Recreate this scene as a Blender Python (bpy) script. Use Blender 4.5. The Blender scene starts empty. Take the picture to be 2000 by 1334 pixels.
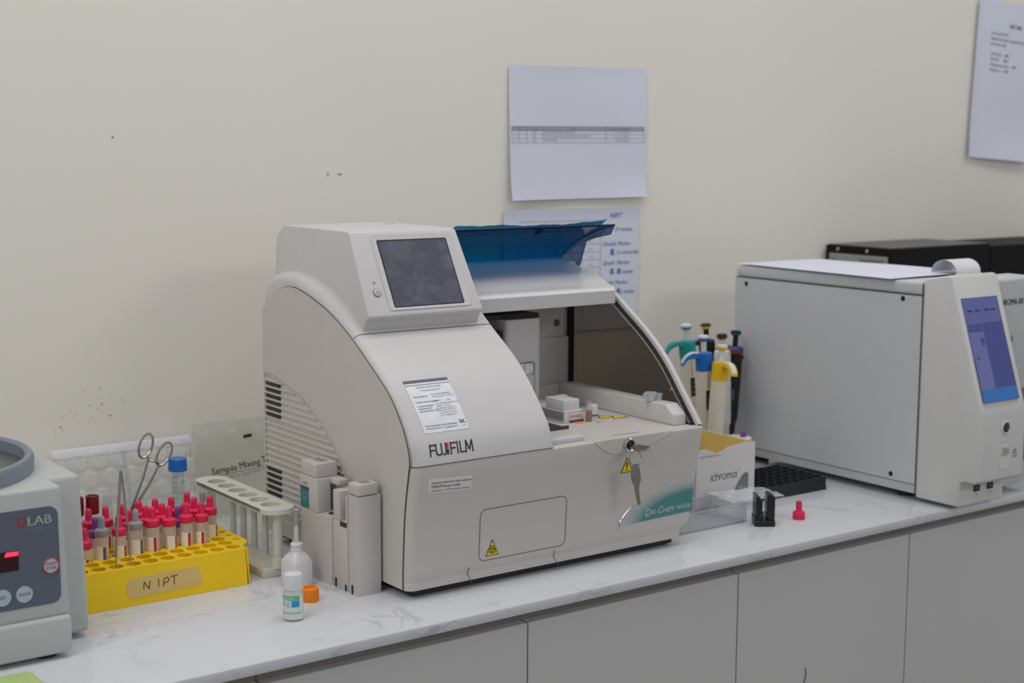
import bpy, bmesh, math, random
from mathutils import Vector, Matrix
R = math.radians
random.seed(7)
SC = bpy.context.scene
COL = SC.collection
T = 0.86                      # height of the worktop above the floor; scene coordinates below are measured from it
WALL_Y = 0.535

# ------------------------------------------------------------------ camera
YAW, PITCH, ROLL, FPX = R(36.3225), R(7.6317), R(-0.2999), 2900.0
fw = Vector((math.sin(YAW)*math.cos(PITCH), math.cos(YAW)*math.cos(PITCH), -math.sin(PITCH)))
rt0 = Vector((math.cos(YAW), -math.sin(YAW), 0)); dn0 = fw.cross(rt0)
rt = rt0*math.cos(ROLL) + dn0*math.sin(ROLL); dn = -rt0*math.sin(ROLL) + dn0*math.cos(ROLL)
cd = bpy.data.cameras.new('camera'); cam = bpy.data.objects.new('camera', cd); COL.objects.link(cam)
cd.sensor_width = 36.0; cd.lens = FPX/2000*36.0; cd.clip_start = 0.05; cd.clip_end = 60
m = Matrix((rt, -dn, -fw)).transposed().to_4x4(); m.translation = (-0.909, -1.4389, 0.5395+T)
cam.matrix_world = m
cd.dof.use_dof = True; cd.dof.focus_distance = 1.80; cd.dof.aperture_fstop = 6.0
SC.camera = cam

# ------------------------------------------------------------------ light and exposure
SC.view_settings.view_transform = 'Standard'
try: SC.view_settings.look = 'None'
except Exception: pass
SC.view_settings.gamma = 1.0; SC.view_settings.use_curve_mapping = False
SC.view_settings.exposure = 0.0
W = bpy.data.worlds.new('room_ambient'); SC.world = W; W.use_nodes = True
W.node_tree.nodes['Background'].inputs[0].default_value = (0.93, 0.96, 1.0, 1)
W.node_tree.nodes['Background'].inputs[1].default_value = 0.345
def area_light(name, loc, target, sx, sy, power, col):
    ld = bpy.data.lights.new(name, 'AREA'); ld.shape = 'RECTANGLE'; ld.size = sx; ld.size_y = sy
    ld.energy = power; ld.color = col
    o = bpy.data.objects.new(name, ld); COL.objects.link(o); o.location = loc
    d = Vector(target) - Vector(loc); o.rotation_euler = d.to_track_quat('-Z', 'Y').to_euler()
area_light('ceiling_panel_light', (0.0, -0.08, T+1.85), (0.0, -0.08, 0), 2.2, 0.6, 11.5, (1.0, 0.975, 0.95))
area_light('added_fill_light_left', (-2.2, -0.9, T+1.85), (-2.2, -0.9, 0), 1.2, 1.2, 21, (1.0, 0.98, 0.95))  # added fill, no known fixture: brightens left-facing sides and the lower left wall
area_light('added_fill_light_right', (1.9, -0.3, T+1.85), (1.9, -0.3, 0), 1.2, 0.6, 5.5, (1.0, 0.98, 0.96))  # fill light added to lift the right end of the wall, no known fixture
area_light('ceiling_panel_light_front', (1.7, -3.4, T+1.85), (1.2, -2.0, 0), 1.2, 0.6, 17, (1.0, 0.97, 0.95))

# ------------------------------------------------------------------ helpers
def lin(c):
    c = c/255.0
    return c/12.92 if c <= 0.04045 else ((c+0.055)/1.055)**2.4
def rgb(*c): return (lin(c[0]), lin(c[1]), lin(c[2]), 1)
MATS = {}
def mat(name, col, rough=0.5, metal=0.0, var=0.04, scale=60.0, bump=0.0, spec=0.5, coat=0.0, emit=None, estr=0.0, sss=0.0):
    if name in MATS: return MATS[name]
    m = bpy.data.materials.new(name); m.use_nodes = True; nt = m.node_tree; b = nt.nodes['Principled BSDF']
    tc = nt.nodes.new('ShaderNodeTexCoord'); nz = nt.nodes.new('ShaderNodeTexNoise')
    nz.inputs['Scale'].default_value = scale; nz.inputs['Detail'].default_value = 4
    nt.links.new(tc.outputs['Object'], nz.inputs['Vector'])
    rp = nt.nodes.new('ShaderNodeValToRGB'); nt.links.new(nz.outputs['Fac'], rp.inputs['Fac'])
    a = [max(0, x*(1-var)) for x in col[:3]]+[1]; c = [min(1, x*(1+var)) for x in col[:3]]+[1]
    rp.color_ramp.elements[0].position = 0.3; rp.color_ramp.elements[1].position = 0.7
    rp.color_ramp.elements[0].color = a; rp.color_ramp.elements[1].color = c
    nt.links.new(rp.outputs['Color'], b.inputs['Base Color'])
    b.inputs['Roughness'].default_value = rough; b.inputs['Metallic'].default_value = metal
    b.inputs['Specular IOR Level'].default_value = spec; b.inputs['Coat Weight'].default_value = coat
    if sss: b.inputs['Subsurface Weight'].default_value = sss; b.inputs['Subsurface Radius'].default_value = (0.01, 0.008, 0.006)
    if bump:
        bp = nt.nodes.new('ShaderNodeBump'); bp.inputs['Strength'].default_value = bump; bp.inputs['Distance'].default_value = 0.001
        n2 = nt.nodes.new('ShaderNodeTexNoise'); n2.inputs['Scale'].default_value = scale*8
        nt.links.new(tc.outputs['Object'], n2.inputs['Vector']); nt.links.new(n2.outputs['Fac'], bp.inputs['Height'])
        nt.links.new(bp.outputs['Normal'], b.inputs['Normal'])
    if emit: b.inputs['Emission Color'].default_value = emit; b.inputs['Emission Strength'].default_value = estr
    MATS[name] = m; return m
def clear(name, tint, body, fac, rough=0.08, noise=0.0):
    """clear or tinted plastic: tinted see-through mixed with a glossy body"""
    if name in MATS: return MATS[name]
    m = bpy.data.materials.new(name); m.use_nodes = True; nt = m.node_tree; b = nt.nodes['Principled BSDF']
    out = nt.nodes['Material Output']; tr = nt.nodes.new('ShaderNodeBsdfTransparent'); tr.inputs[0].default_value = tint
    b.inputs['Base Color'].default_value = body; b.inputs['Roughness'].default_value = rough
    lw = nt.nodes.new('ShaderNodeLayerWeight'); lw.inputs[0].default_value = 0.5
    fr = nt.nodes.new('ShaderNodeMath'); fr.operation = 'POWER'; fr.inputs[1].default_value = 4.0; nt.links.new(lw.outputs['Facing'], fr.inputs[0])
    ad = nt.nodes.new('ShaderNodeMath'); ad.operation = 'ADD'; ad.use_clamp = True
    nt.links.new(fr.outputs[0], ad.inputs[0]); ad.inputs[1].default_value = fac
    if noise:
        tc = nt.nodes.new('ShaderNodeTexCoord'); nz = nt.nodes.new('ShaderNodeTexNoise'); nz.inputs['Scale'].default_value = 25
        nz.inputs['Detail'].default_value = 6
        mu = nt.nodes.new('ShaderNodeMath'); mu.operation = 'MULTIPLY_ADD'; mu.inputs[1].default_value = noise; mu.inputs[2].default_value = fac-noise*0.5
        nt.links.new(tc.outputs['Object'], nz.inputs['Vector']); nt.links.new(nz.outputs['Fac'], mu.inputs[0]); nt.links.new(mu.outputs[0], ad.inputs[1])
    mx = nt.nodes.new('ShaderNodeMixShader')
    nt.links.new(ad.outputs[0], mx.inputs[0]); nt.links.new(tr.outputs[0], mx.inputs[1]); nt.links.new(b.outputs[0], mx.inputs[2])
    nt.links.new(mx.outputs[0], out.inputs[0]); MATS[name] = m; return m

class MB:
    def __init__(s): s.bm = bmesh.new()
    def _xf(s, vs, M):
        if M is not None: bmesh.ops.transform(s.bm, matrix=M, verts=vs)
    def poly_solid(s, loops, cap0=True, cap1=True, closed=True):
        rows = [[s.bm.verts.new(p) for p in L] for L in loops]; n = len(rows[0]); fs = []
        for a, b in zip(rows, rows[1:]):
            for i in range(n if closed else n-1):
                j = (i+1) % n; fs.append(s.bm.faces.new((a[i], a[j], b[j], b[i])))
        if cap0: fs.append(s.bm.faces.new(rows[0]))
        if cap1: fs.append(s.bm.faces.new(rows[-1]))
        return rows, fs
    def bevel(s, faces, r, seg, edges=None, ang=30):
        es = edges or {e for f in faces for e in f.edges}
        bmesh.ops.recalc_face_normals(s.bm, faces=faces)
        es = [e for e in es if len(e.link_faces) == 2 and e.calc_face_angle(0) > R(ang)]
        if es: bmesh.ops.bevel(s.bm, geom=es, offset=r, segments=seg, affect='EDGES', profile=0.5, clamp_overlap=True)
    def box(s, c, d, r=0, seg=2, M=None):
        x, y, z = c; a, b, h = d[0]/2, d[1]/2, d[2]/2
        n0 = set(s.bm.verts)
        L = [[(x-a, y-b, k), (x+a, y-b, k), (x+a, y+b, k), (x-a, y+b, k)] for k in (z-h, z+h)]
        _, fs = s.poly_solid(L)
        if r: s.bevel(fs, r, seg)
        if M is not None: s._xf([v for v in s.bm.verts if v not in n0], M)
        return s
    def bx(s, x0, x1, y0, y1, z0, z1, r=0, seg=2, M=None):
        return s.box(((x0+x1)/2, (y0+y1)/2, (z0+z1)/2), (x1-x0, y1-y0, z1-z0), r, seg, M)
    def prism(s, poly, a0, a1, axis='x', r=0, seg=2, ang=30, M=None):
        n0 = set(s.bm.verts)
        f = {'x': lambda p, a: (a, p[0], p[1]), 'y': lambda p, a: (p[0], a, p[1]), 'z': lambda p, a: (p[0], p[1], a)}[axis]
        _, fs = s.poly_solid([[f(p, a) for p in poly] for a in (a0, a1)])
        if r: s.bevel(fs, r, seg, ang=ang)
        if M is not None: s._xf([v for v in s.bm.verts if v not in n0], M)
        return s
    def cyl(s, p0, p1, r0, r1=None, seg=16, caps=True):
        p0, p1 = Vector(p0), Vector(p1); r1 = r0 if r1 is None else r1
        d = (p1-p0).normalized(); u = d.orthogonal().normalized(); v = d.cross(u)
        L = [[tuple(p + (u*math.cos(t)+v*math.sin(t))*r) for t in [2*math.pi*i/seg for i in range(seg)]] for p, r in ((p0, r0), (p1, r1))]
        s.poly_solid(L, caps, caps); return s
    def lathe(s, prof, seg=20, M=None, ang0=0, ang1=2*math.pi):
        n0 = set(s.bm.verts); rows = []
        for r, z in prof:
            if r < 1e-6: rows.append([s.bm.verts.new((0, 0, z))])
            else: rows.append([s.bm.verts.new((r*math.cos(2*math.pi*i/seg), r*math.sin(2*math.pi*i/seg), z)) for i in range(seg)])
        for a, b in zip(rows, rows[1:]):
            for i in range(seg):
                j = (i+1) % seg
                q = [a[i % len(a)], a[j % len(a)], b[j % len(b)], b[i % len(b)]]
                q2 = []
                for v in q:
                    if v not in q2: q2.append(v)
                if len(q2) > 2: s.bm.faces.new(q2)
        if M is not None: s._xf([v for v in s.bm.verts if v not in n0], M)
        return s
    def tube(s, pts, r, seg=8, closed=False):
        P = [Vector(p) for p in pts]; n = len(P); rows = []
        t0 = (P[1]-P[0]).normalized(); u = t0.orthogonal().normalized()
        for i in range(n):
            a = P[(i-1) % n] if (closed or i > 0) else P[i]; b = P[(i+1) % n] if (closed or i < n-1) else P[i]
            t = (b-a).normalized(); u = (u - t*u.dot(t)).normalized(); v = t.cross(u); rr = r[i] if isinstance(r, (list, tuple)) else r
            rows.append([tuple(P[i] + (u*math.cos(2*math.pi*k/seg)+v*math.sin(2*math.pi*k/seg))*rr) for k in range(seg)])
        if closed: rows.append(rows[0])
        s.poly_solid(rows, not closed, not closed)
        if closed: bmesh.ops.remove_doubles(s.bm, verts=s.bm.verts, dist=1e-7)
        return s
    def grid(s, fn, nu, nv):
        V = [[s.bm.verts.new(fn(i/nu, j/nv)) for i in range(nu+1)] for j in range(nv+1)]
        for j in range(nv):
            for i in range(nu): s.bm.faces.new((V[j][i], V[j][i+1], V[j+1][i+1], V[j+1][i]))
        return s
    def face(s, pts): s.bm.faces.new([s.bm.verts.new(p) for p in pts]); return s
    def slab(s, poly, fn, t):
        """thin plate: polygon in (u,v) mapped by fn(u,v,h)"""
        s.poly_solid([[tuple(fn(p[0], p[1], h)) for p in poly] for h in (0, t)]); return s
    def build(s, name, m, parent=None, smooth=True, ang=32, loc=None, recalc=True):
        if recalc: bmesh.ops.recalc_face_normals(s.bm, faces=s.bm.faces)
        me = bpy.data.meshes.new(name); s.bm.to_mesh(me); s.bm.free()
        return link(name, me, m, parent, smooth, ang, loc)
def link(name, me, m, parent=None, smooth=True, ang=32, loc=None):
    if m: me.materials.clear(); me.materials.append(m)
    if smooth:
        me.polygons.foreach_set('use_smooth', [True]*len(me.polygons)); me.set_sharp_from_angle(angle=R(ang))
    o = bpy.data.objects.new(name, me); COL.objects.link(o)
    if parent: o.parent = parent
    if loc is not None: o.location = loc
    return o
def tag(o, label, cat, group=None):
    o['label'] = label; o['category'] = cat
    if group: o['group'] = group
    return o
def thing(name, label, cat, loc=(0, 0, 0), rz=0.0, group=None):
    o = bpy.data.objects.new(name, None); COL.objects.link(o); o.empty_display_size = 0.02
    o.location = (loc[0], loc[1], loc[2]+T); o.rotation_euler = (0, 0, rz)
    return tag(o, label, cat, group)
def copy_tree(root, loc, rz, label, group=None):
    r = root.copy(); COL.objects.link(r); r.location = (loc[0], loc[1], loc[2]+T); r.rotation_euler = (0, 0, rz); r['label'] = label
    if group: r['group'] = group
    for ch in list(root.children):
        c = ch.copy(); COL.objects.link(c); c.parent = r
        for g in list(ch.children):
            d = g.copy(); COL.objects.link(d); d.parent = c
    return r
def catmull(P, n=6, closed=False):
    out = []; N = len(P)
    for i in range(N if closed else N-1):
        p0 = P[(i-1) % N] if (closed or i > 0) else P[0]; p1 = P[i]; p2 = P[(i+1) % N]
        p3 = P[(i+2) % N] if (closed or i+2 < N) else P[-1]
        for k in range(n):
            t = k/n
            out.append(tuple(0.5*((2*b)+(-a+c)*t+(2*a-5*b+4*c-d)*t*t+(-a+3*b-3*c+d)*t**3) for a, b, c, d in zip(p0, p1, p2, p3)))
    if not closed: out.append(tuple(P[-1]))
    return out
def rrect(x0, x1, y0, y1, r, n=5):
    o = []
    for cx, cy, a in ((x1-r, y0+r, -90), (x1-r, y1-r, 0), (x0+r, y1-r, 90), (x0+r, y0+r, 180)):
        for k in range(n+1):
            t = R(a+90*k/n); o.append((cx+r*math.cos(t), cy+r*math.sin(t)))
    return o
def frame(o, xd, yd):
    o, xd, yd = Vector(o), Vector(xd).normalized(), Vector(yd).normalized(); n = xd.cross(yd)
    return lambda u, v, h=0.0: o + xd*u + yd*v + n*h
FRONT = lambda y: frame((0, y, 0), (1, 0, 0), (0, 0, 1))
def text_parts(lines):
    """lines: (string, u, v, size, align, bold, shear) -> flat vertices and faces"""
    V = []; F = []
    for L in lines:
        st, u, v, size = L[:4]; al = L[4] if len(L) > 4 else 'LEFT'; bold = L[5] if len(L) > 5 else 0; sh = L[6] if len(L) > 6 else 0
        sx = L[7] if len(L) > 7 else 1.0
        cu = bpy.data.curves.new('t', 'FONT'); cu.body = st; cu.size = 1.0; cu.align_x = al; cu.shear = sh; cu.resolution_u = 2
        ob = bpy.data.objects.new('t', cu); me = bpy.data.meshes.new_from_object(ob)
        b = len(V)
        if len(L) > 8:
            xs = [p.co.x for p in me.vertices]; sx = L[8]/((max(xs)-min(xs))*size); u = L[1]-min(xs)*size*sx
        for du in ([0] if not bold else [-bold*size, bold*size]):
            b = len(V)
            V += [(u+du+p.co.x*size*sx, v+p.co.y*size) for p in me.vertices]
            F += [[b+i for i in f.vertices] for f in me.polygons]
        bpy.data.objects.remove(ob); bpy.data.curves.remove(cu); bpy.data.meshes.remove(me)
    return V, F
def text(name, lines, fn, m, parent, h=0.0004):
    V, F = text_parts(lines)
    me = bpy.data.meshes.new(name); me.from_pydata([tuple(fn(u, v, h)) for u, v in V], [], F); me.update()
    return link(name, me, m, parent, smooth=False)
def strokes(name, paths, fn, m, parent, w=0.0008, h=0.0005):
    """pen strokes or ruled lines: flat ribbons laid on a surface"""
    mb = MB()
    for p in paths:
        for (a, b) in zip(p, p[1:]):
            d = Vector((b[0]-a[0], b[1]-a[1])); L = d.length
            if L < 1e-7: continue
            n = Vector((-d.y, d.x))/L*w/2; e = d/L*w*0.3
            q = [(a[0]-e.x+n.x, a[1]-e.y+n.y), (a[0]-e.x-n.x, a[1]-e.y-n.y), (b[0]+e.x-n.x, b[1]+e.y-n.y), (b[0]+e.x+n.x, b[1]+e.y+n.y)]
            mb.face([tuple(fn(x, y, h)) for x, y in q])
    return mb.build(name, m, parent, smooth=False, recalc=False)
def plate_holes(mb, xs, ys, px, py, r, z0, z1, seg=16):
    """solid plate made of square cells, each with a round hole"""
    for x in xs:
        for y in ys:
            rows = []
            sq = []; ci = []
            for k in range(seg):
                t = 2*math.pi*(k+0.5)/seg; c, s_ = math.cos(t), math.sin(t); q = 1/max(abs(c), abs(s_))
                sq.append((x+c*q*px/2, y+s_*q*py/2)); ci.append((x+c*r, y+s_*r))
            rings = [[(a, b, z1) for a, b in sq], [(a, b, z1) for a, b in ci], [(a, b, z0) for a, b in ci], [(a, b, z0) for a, b in sq]]
            mb.poly_solid(rings, False, False)
            # corners of the cell
            for sx in (-1, 1):
                for sy in (-1, 1):
                    near = sorted(sq, key=lambda p: (p[0]-(x+sx*px/2))**2+(p[1]-(y+sy*py/2))**2)[:2]
                    if (near[0][0]-near[1][0])**2 > 1e-12 and (near[0][1]-near[1][1])**2 > 1e-12:
                        for z in (z0, z1): mb.face([(near[0][0], near[0][1], z), (x+sx*px/2, y+sy*py/2, z), (near[1][0], near[1][1], z)])
    return mb

# ------------------------------------------------------------------ shared materials
WHITE = mat('analyzer_white_plastic', rgb(207, 205, 205), 0.42, var=0.015, scale=30, bump=0.03)
WHITE2 = mat('analyzer_warm_plastic', rgb(204, 199, 194), 0.45, var=0.015, scale=30, bump=0.03)
SEAM = mat('panel_gap_dark', rgb(78, 71, 65), 0.8)
BLACK = mat('black_plastic', rgb(16, 16, 18), 0.4)
INK = mat('black_print', rgb(30, 30, 34), 0.6)
GREYINK = mat('grey_print', rgb(95, 96, 105), 0.7)
PALEINK = mat('pale_print', rgb(135, 137, 150), 0.7)
STEEL = mat('steel', rgb(175, 170, 165), 0.28, 1.0, var=0.08)
CHROME = mat('chrome', rgb(215, 215, 215), 0.12, 1.0)
PAPER = mat('office_paper', rgb(222, 226, 240), 0.8, var=0.012, scale=14)
YELLOW_SIGN = mat('warning_yellow', rgb(240, 214, 20), 0.5)
BLUEINK = mat('blue_pen_ink', rgb(96, 122, 186), 0.7)

# ================================================================== the setting
def structure(o): o['kind'] = 'structure'; return o
def wall_mat():
    m = mat('painted_wall', rgb(239, 235, 226), 0.75, var=0.012, scale=3.0, bump=0.08, spec=0.25); return m
structure(MB().bx(-2.2, 3.4, -5.2, WALL_Y+0.1, -0.06, 0).build('floor', mat('floor_tile_grey', rgb(150, 148, 145), 0.4)))
wall = structure(MB().bx(-2.2, 3.4, WALL_Y, WALL_Y+0.1, 0, 2.75).build('wall_back', wall_mat(), smooth=False))
SC1 = mat('scuff_brown', rgb(160, 147, 134), 0.9); SC2 = mat('scuff_white', rgb(235, 232, 225), 0.9)
def scuff(x, z, w, h, mm, n=9):
    ph = random.random()*6; pts = []
    for k in range(n):
        t = 2*math.pi*k/n; q = 1+0.35*math.sin(3*t+ph); pts.append((x+w*q*math.cos(t), z+h*q*math.sin(t)))
    MB().slab(pts, lambda u, v, hh: (u, WALL_Y-hh, v+T), 0.0006).build('scuff_mark', mm, wall, smooth=False)
scuff(0.1967, 0.491, 0.0012, 0.0022, SC1); scuff(0.2155, 0.4912, 0.0022, 0.0012, SC1); scuff(0.2195, 0.4905, 0.0012, 0.0016, SC1)
scuff(-0.137, 0.5439, 0.0016, 0.0014, SC1)
for k in range(26):
    x = -0.24+random.random()*0.13; scuff(x, 0.135+random.random()*0.05+(x+0.24)*0.25, 0.0004+random.random()*0.0005, 0.0004+random.random()*0.0005, SC1, 6)
def marble():
    m = bpy.data.materials.new('white_veined_quartz'); m.use_nodes = True; nt = m.node_tree; b = nt.nodes['Principled BSDF']
    tc = nt.nodes.new('ShaderNodeTexCoord'); mp = nt.nodes.new('ShaderNodeMapping'); mp.inputs['Rotation'].default_value = (0, 0, 0.5)
    n1 = nt.nodes.new('ShaderNodeTexNoise'); n1.inputs['Scale'].default_value = 5.5; n1.inputs['Detail'].default_value = 8; n1.inputs['Distortion'].default_value = 1.4
    n2 = nt.nodes.new('ShaderNodeTexNoise'); n2.inputs['Scale'].default_value = 7; n2.inputs['Detail'].default_value = 3
    nt.links.new(tc.outputs['Object'], mp.inputs[0])
    for n in (n1, n2): nt.links.new(mp.outputs[0], n.inputs['Vector'])
    s = nt.nodes.new('ShaderNodeMath'); s.operation = 'SUBTRACT'; s.inputs[1].default_value = 0.5; nt.links.new(n1.outputs['Fac'], s.inputs[0])
    a = nt.nodes.new('ShaderNodeMath'); a.operation = 'ABSOLUTE'; nt.links.new(s.outputs[0], a.inputs[0])
    v = nt.nodes.new('ShaderNodeMapRange'); v.inputs[1].default_value = 0.0; v.inputs[2].default_value = 0.022; v.inputs[3].default_value = 1.0; v.inputs[4].default_value = 0.0
    nt.links.new(a.outputs[0], v.inputs[0])
    k = nt.nodes.new('ShaderNodeMapRange'); k.inputs[1].default_value = 0.48; k.inputs[2].default_value = 0.68; nt.links.new(n2.outputs['Fac'], k.inputs[0])
    mu = nt.nodes.new('ShaderNodeMath'); mu.operation = 'MULTIPLY'; nt.links.new(v.outputs[0], mu.inputs[0]); nt.links.new(k.outputs[0], mu.inputs[1])
    mx = nt.nodes.new('ShaderNodeMix'); mx.data_type = 'RGBA'; mx.inputs[6].default_value = rgb(212, 214, 219); mx.inputs[7].default_value = rgb(178, 180, 186)
    nt.links.new(mu.outputs[0], mx.inputs[0]); nt.links.new(mx.outputs[2], b.inputs['Base Color'])
    b.inputs['Roughness'].default_value = 0.06; b.inputs['IOR'].default_value = 1.65; return m
wt = MB().bx(-1.3, 2.6, -0.083, WALL_Y, -0.0125, 0, 0.0012, 2).build('worktop', marble())
wt.location = (0, 0, T); tag(wt, 'long white quartz worktop with grey veins under all the lab equipment', 'worktop')
CAB = mat('cabinet_white_laminate', rgb(205, 204, 203), 0.35, var=0.01, scale=8)
CABG = mat('finger_groove_grey', rgb(150, 143, 135), 0.4, 0.3)
SCRATCH = [(.6081, 0, -.1868), (.6096, 0, -.1975), (.606, 0, -.2087), (.6055, 0, -.22)]
cabs = [(-0.93, -0.229, (-0.5795,)), (-0.229, 0.473, (0.122,)), (0.473, 1.175, (0.8245,)), (1.175, 1.877, (1.526,))]
cl = ['white base cabinet below the centrifuge and tube rack, leftmost', 'white base cabinet below the open analyzer',
      'white base cabinet below the carton and black rack', 'white base cabinet at the far right under the black cases']
for i, (x0, x1, ss) in enumerate(cabs):
    c = thing('base_cabinet', cl[i], 'cabinet', (x0, 0, -T)); ww = x1-x0
    MB().bx(0.0004, ww-0.0004, -0.048, WALL_Y-0.002, 0.08, T-0.0127).build('body', CAB, c)
    MB().bx(0.0004, ww-0.0004, -0.0, WALL_Y-0.05, 0, 0.08).build('plinth', CABG, c)
    e = [0]+[s-x0 for s in ss]+[ww]
    for a, b in zip(e, e[1:]):
        MB().bx(a+0.0011, b-0.0011, -0.072, -0.0485, 0.085, T-0.0285, 0.0006, 1).build('door', CAB, c)
    sp = (0.8035-x0) if x0 < 0.8 < x1 else ww
    pieces = [(0.0006, sp-0.0006)] + ([(sp+0.0006, ww-0.0006)] if sp < ww else [])
    for a, b in pieces: MB().bx(a, b, -0.058, -0.0485, T-0.0282, T-0.0128).build('groove_profile', CABG, c)
    if x0 < 0.5 < x1:
        MB().tube([(SCR_[0]-x0, -0.0726, SCR_[2]+T) for SCR_ in SCRATCH], 0.0005, 5).build('scratch_mark', BLACK, c)

# ================================================================== chemistry analyzer
AN = thing('chemistry_analyzer', 'large white desktop chemistry analyzer with raised blue lid and tilted touchscreen', 'analyzer')
P0 = [(-.0085, .1635), (-.0065, .172), (-.003, .184), (.0025, .195), (.0195, .217), (.037, .237), (.0525, .2525), (.071, .268), (.0935, .2835), (.117, .2985),
      (.137, .3125), (.156, .3255), (.184, .3405), (.215, .3535), (.247, .3625), (.278, .3685), (.305, .370), (.33, .3665), (.35, .3585), (.366, .345)]
PC = catmull(P0, 4)
arc = [0.0]
for a, b in zip(PC, PC[1:]): arc.append(arc[-1]+math.dist(a, b))
def P_at(s):
    for i in range(len(arc)-1):
        if s <= arc[i+1] or i == len(arc)-2:
            t = (s-arc[i])/(arc[i+1]-arc[i]); a, b = PC[i], PC[i+1]
            tx = Vector((b[0]-a[0], b[1]-a[1])).normalized()
            return a[0]+(b[0]-a[0])*t, a[1]+(b[1]-a[1])*t, (-tx.y, tx.x)
def s_of_z(z):
    for i in range(len(PC)-1):
        if PC[i][1] <= z <= PC[i+1][1]: return arc[i]+(z-PC[i][1])/(PC[i+1][1]-PC[i][1])*(arc[i+1]-arc[i])
def on_shell(x0, s0):
    def fn(u, v, h=0.0):
        y, z, n = P_at(s0+v); return Vector((x0+u, y+n[0]*h, z+n[1]*h))
    return fn
XM = 0.206          # right side of the left module
# lower body: rounded loops stacked up
lv = [(.0115, .0025, .436), (.0195, .0018, .438), (.0213, .0032, .438), (.0298, -.0004, .446), (.034, -.001, .449), (.06, -.0022, .453), (.10, -.005, .458), (.14, -.0085, .4625), (.158, -.010, .464), (.1618, -.0095, .464), (.1634, -.008, .4635)]
LV = [(0.1634-0.0, 0.0)]
mb = MB(); loops = []
for z, y, w in lv:
    L = []
    for cx, cy, r, a in ((0.011, y+0.011, 0.011, 180), (w-0.007, y+0.007, 0.007, 270), (w-0.008, 0.355, 0.008, 0), (0.008, 0.355, 0.008, 90)):
        for k in range(6): t = R(a+90*k/5); L.append((cx+r*math.cos(t), cy+r*math.sin(t), z))
    loops.append(L)
mb.poly_solid(loops); mb.build('lower_housing', WHITE2, AN, ang=28)
mb = MB().bx(0.012, 0.428, 0.012, 0.345, 0.0030, 0.0115)
mb.build('underside_plate', BLACK, AN)
for x in (0.06, 0.40):
    for y in (0.05, 0.32): MB().cyl((x, y, 0), (x, y, 0.004), 0.011, seg=16).build('rubber_foot', BLACK, AN)
# left module shell with rounded left edge
def inset(prof, d):
    o = []
    for i, p in enumerate(prof):
        a = prof[max(0, i-1)]; b = prof[min(len(prof)-1, i+1)]; t = Vector((b[0]-a[0], b[1]-a[1])).normalized(); n = Vector((t.y, -t.x))
        o.append((p[0]+n.x*d, p[1]+n.y*d))
    return o
mb = MB(); loops = []; rr = 0.0135
for k in range(7):
    t = math.pi/2*k/6; x = rr*(1-math.cos(t)) ; d = rr*(1-math.sin(t))
    q = inset(PC, d); q[0] = (q[0][0], 0.1637); L = q+[(0.366-d*0.2, 0.1637)]
    loops.append([(x+0.0003, a, b) for a, b in L])
loops.append([(XM, a, b) for a, b in PC+[(0.366, .1637)]])
mb.poly_solid(loops); mb.build('curved_front_cover', WHITE, AN, ang=24)
# side panel, its gap and its grille
SEAMP = [(.0125, .0125), (.0122, .0408), (.0076, .1046), (-.0005, .152), (-.0035, .1686), (.0013, .1877), (.0153, .2136), (.0434, .2449), (.0936, .2792), (.1299, .3018), (.1737, .3239), (.2192, .3395),
         (.262, .3500), (.282, .3515), (.305, .349), (.333, .3372), (.3645, .316)]
sp = catmull(SEAMP, 5)
GR = catmull([(.361, .2285), (.34, .2275), (.3176, .2235), (.265, .2105), (.231, .196), (.191, .172), (.160, .143), (.131, .1086), (.115, .08), (.104, .05), (.1, .033)], 5)
panel = sp + [(.3645, .0125)]
# side panel with an arched opening for the grille
outer = sp; opening = [(.361, .033)] + GR
mb = MB()
pan = [p for p in sp] + [(.3645, .232)] + [(.361, .2315)] + GR[1:] + [(.1, .0225), (.1, .0125)]
mb.prism(pan, -0.0018, 0.0008, 'x'); mb.bx(-0.0018, 0.0008, .1, .3645, .0125, .033); mb.bx(-0.0018, 0.0008, .3612, .3645, .033, .232)
mb.build('side_panel', WHITE2, AN, ang=20)
MB().tube([(-0.0006, a, b) for a, b in sp], 0.0008, 6).build('panel_gap', SEAM, AN)
MB().tube([(-0.0016, a, b) for a, b in GR], 0.0007, 6).build('grille_edge', WHITE, AN)
MB().tube([(-0.0017, a-0.0011, b+0.0011) for a, b in GR], 0.00035, 6).build('panel_gap', SEAM, AN)
def gry(z):
    for a, b in zip(GR, GR[1:]):
        if b[1] <= z <= a[1]: return a[0]+(b[0]-a[0])*(z-a[1])/(b[1]-a[1]+1e-9)
    return 0.36 if z > .2285 else .1
ps = 0.00835; GW = mat('grille_plastic', rgb(205, 200, 192), 0.5, var=0.02)
k = 0; z = 0.2195
while z > 0.036:
    y0 = gry(z+0.0022)+0.001
    if y0 < 0.352:
        MB().prism([(0.0006, z-0.0018), (-0.0020, z-0.0008), (-0.0022, z+0.0012), (0.0006, z+0.0022)], y0, 0.361, 'y').build('grille_slat', GW, AN, smooth=False)
    zz = z-ps/2+0.0002
    if k < 6 or 14 <= k < 19:
        ya = max(gry(zz+0.0016)+0.004, 0.3185)
        if ya < 0.355: MB().bx(-0.0014, 0.0008, ya, 0.3575, zz-0.0021, zz+0.0019).build('vent_slot', BLACK, AN)
    k += 1; z -= ps
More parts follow.
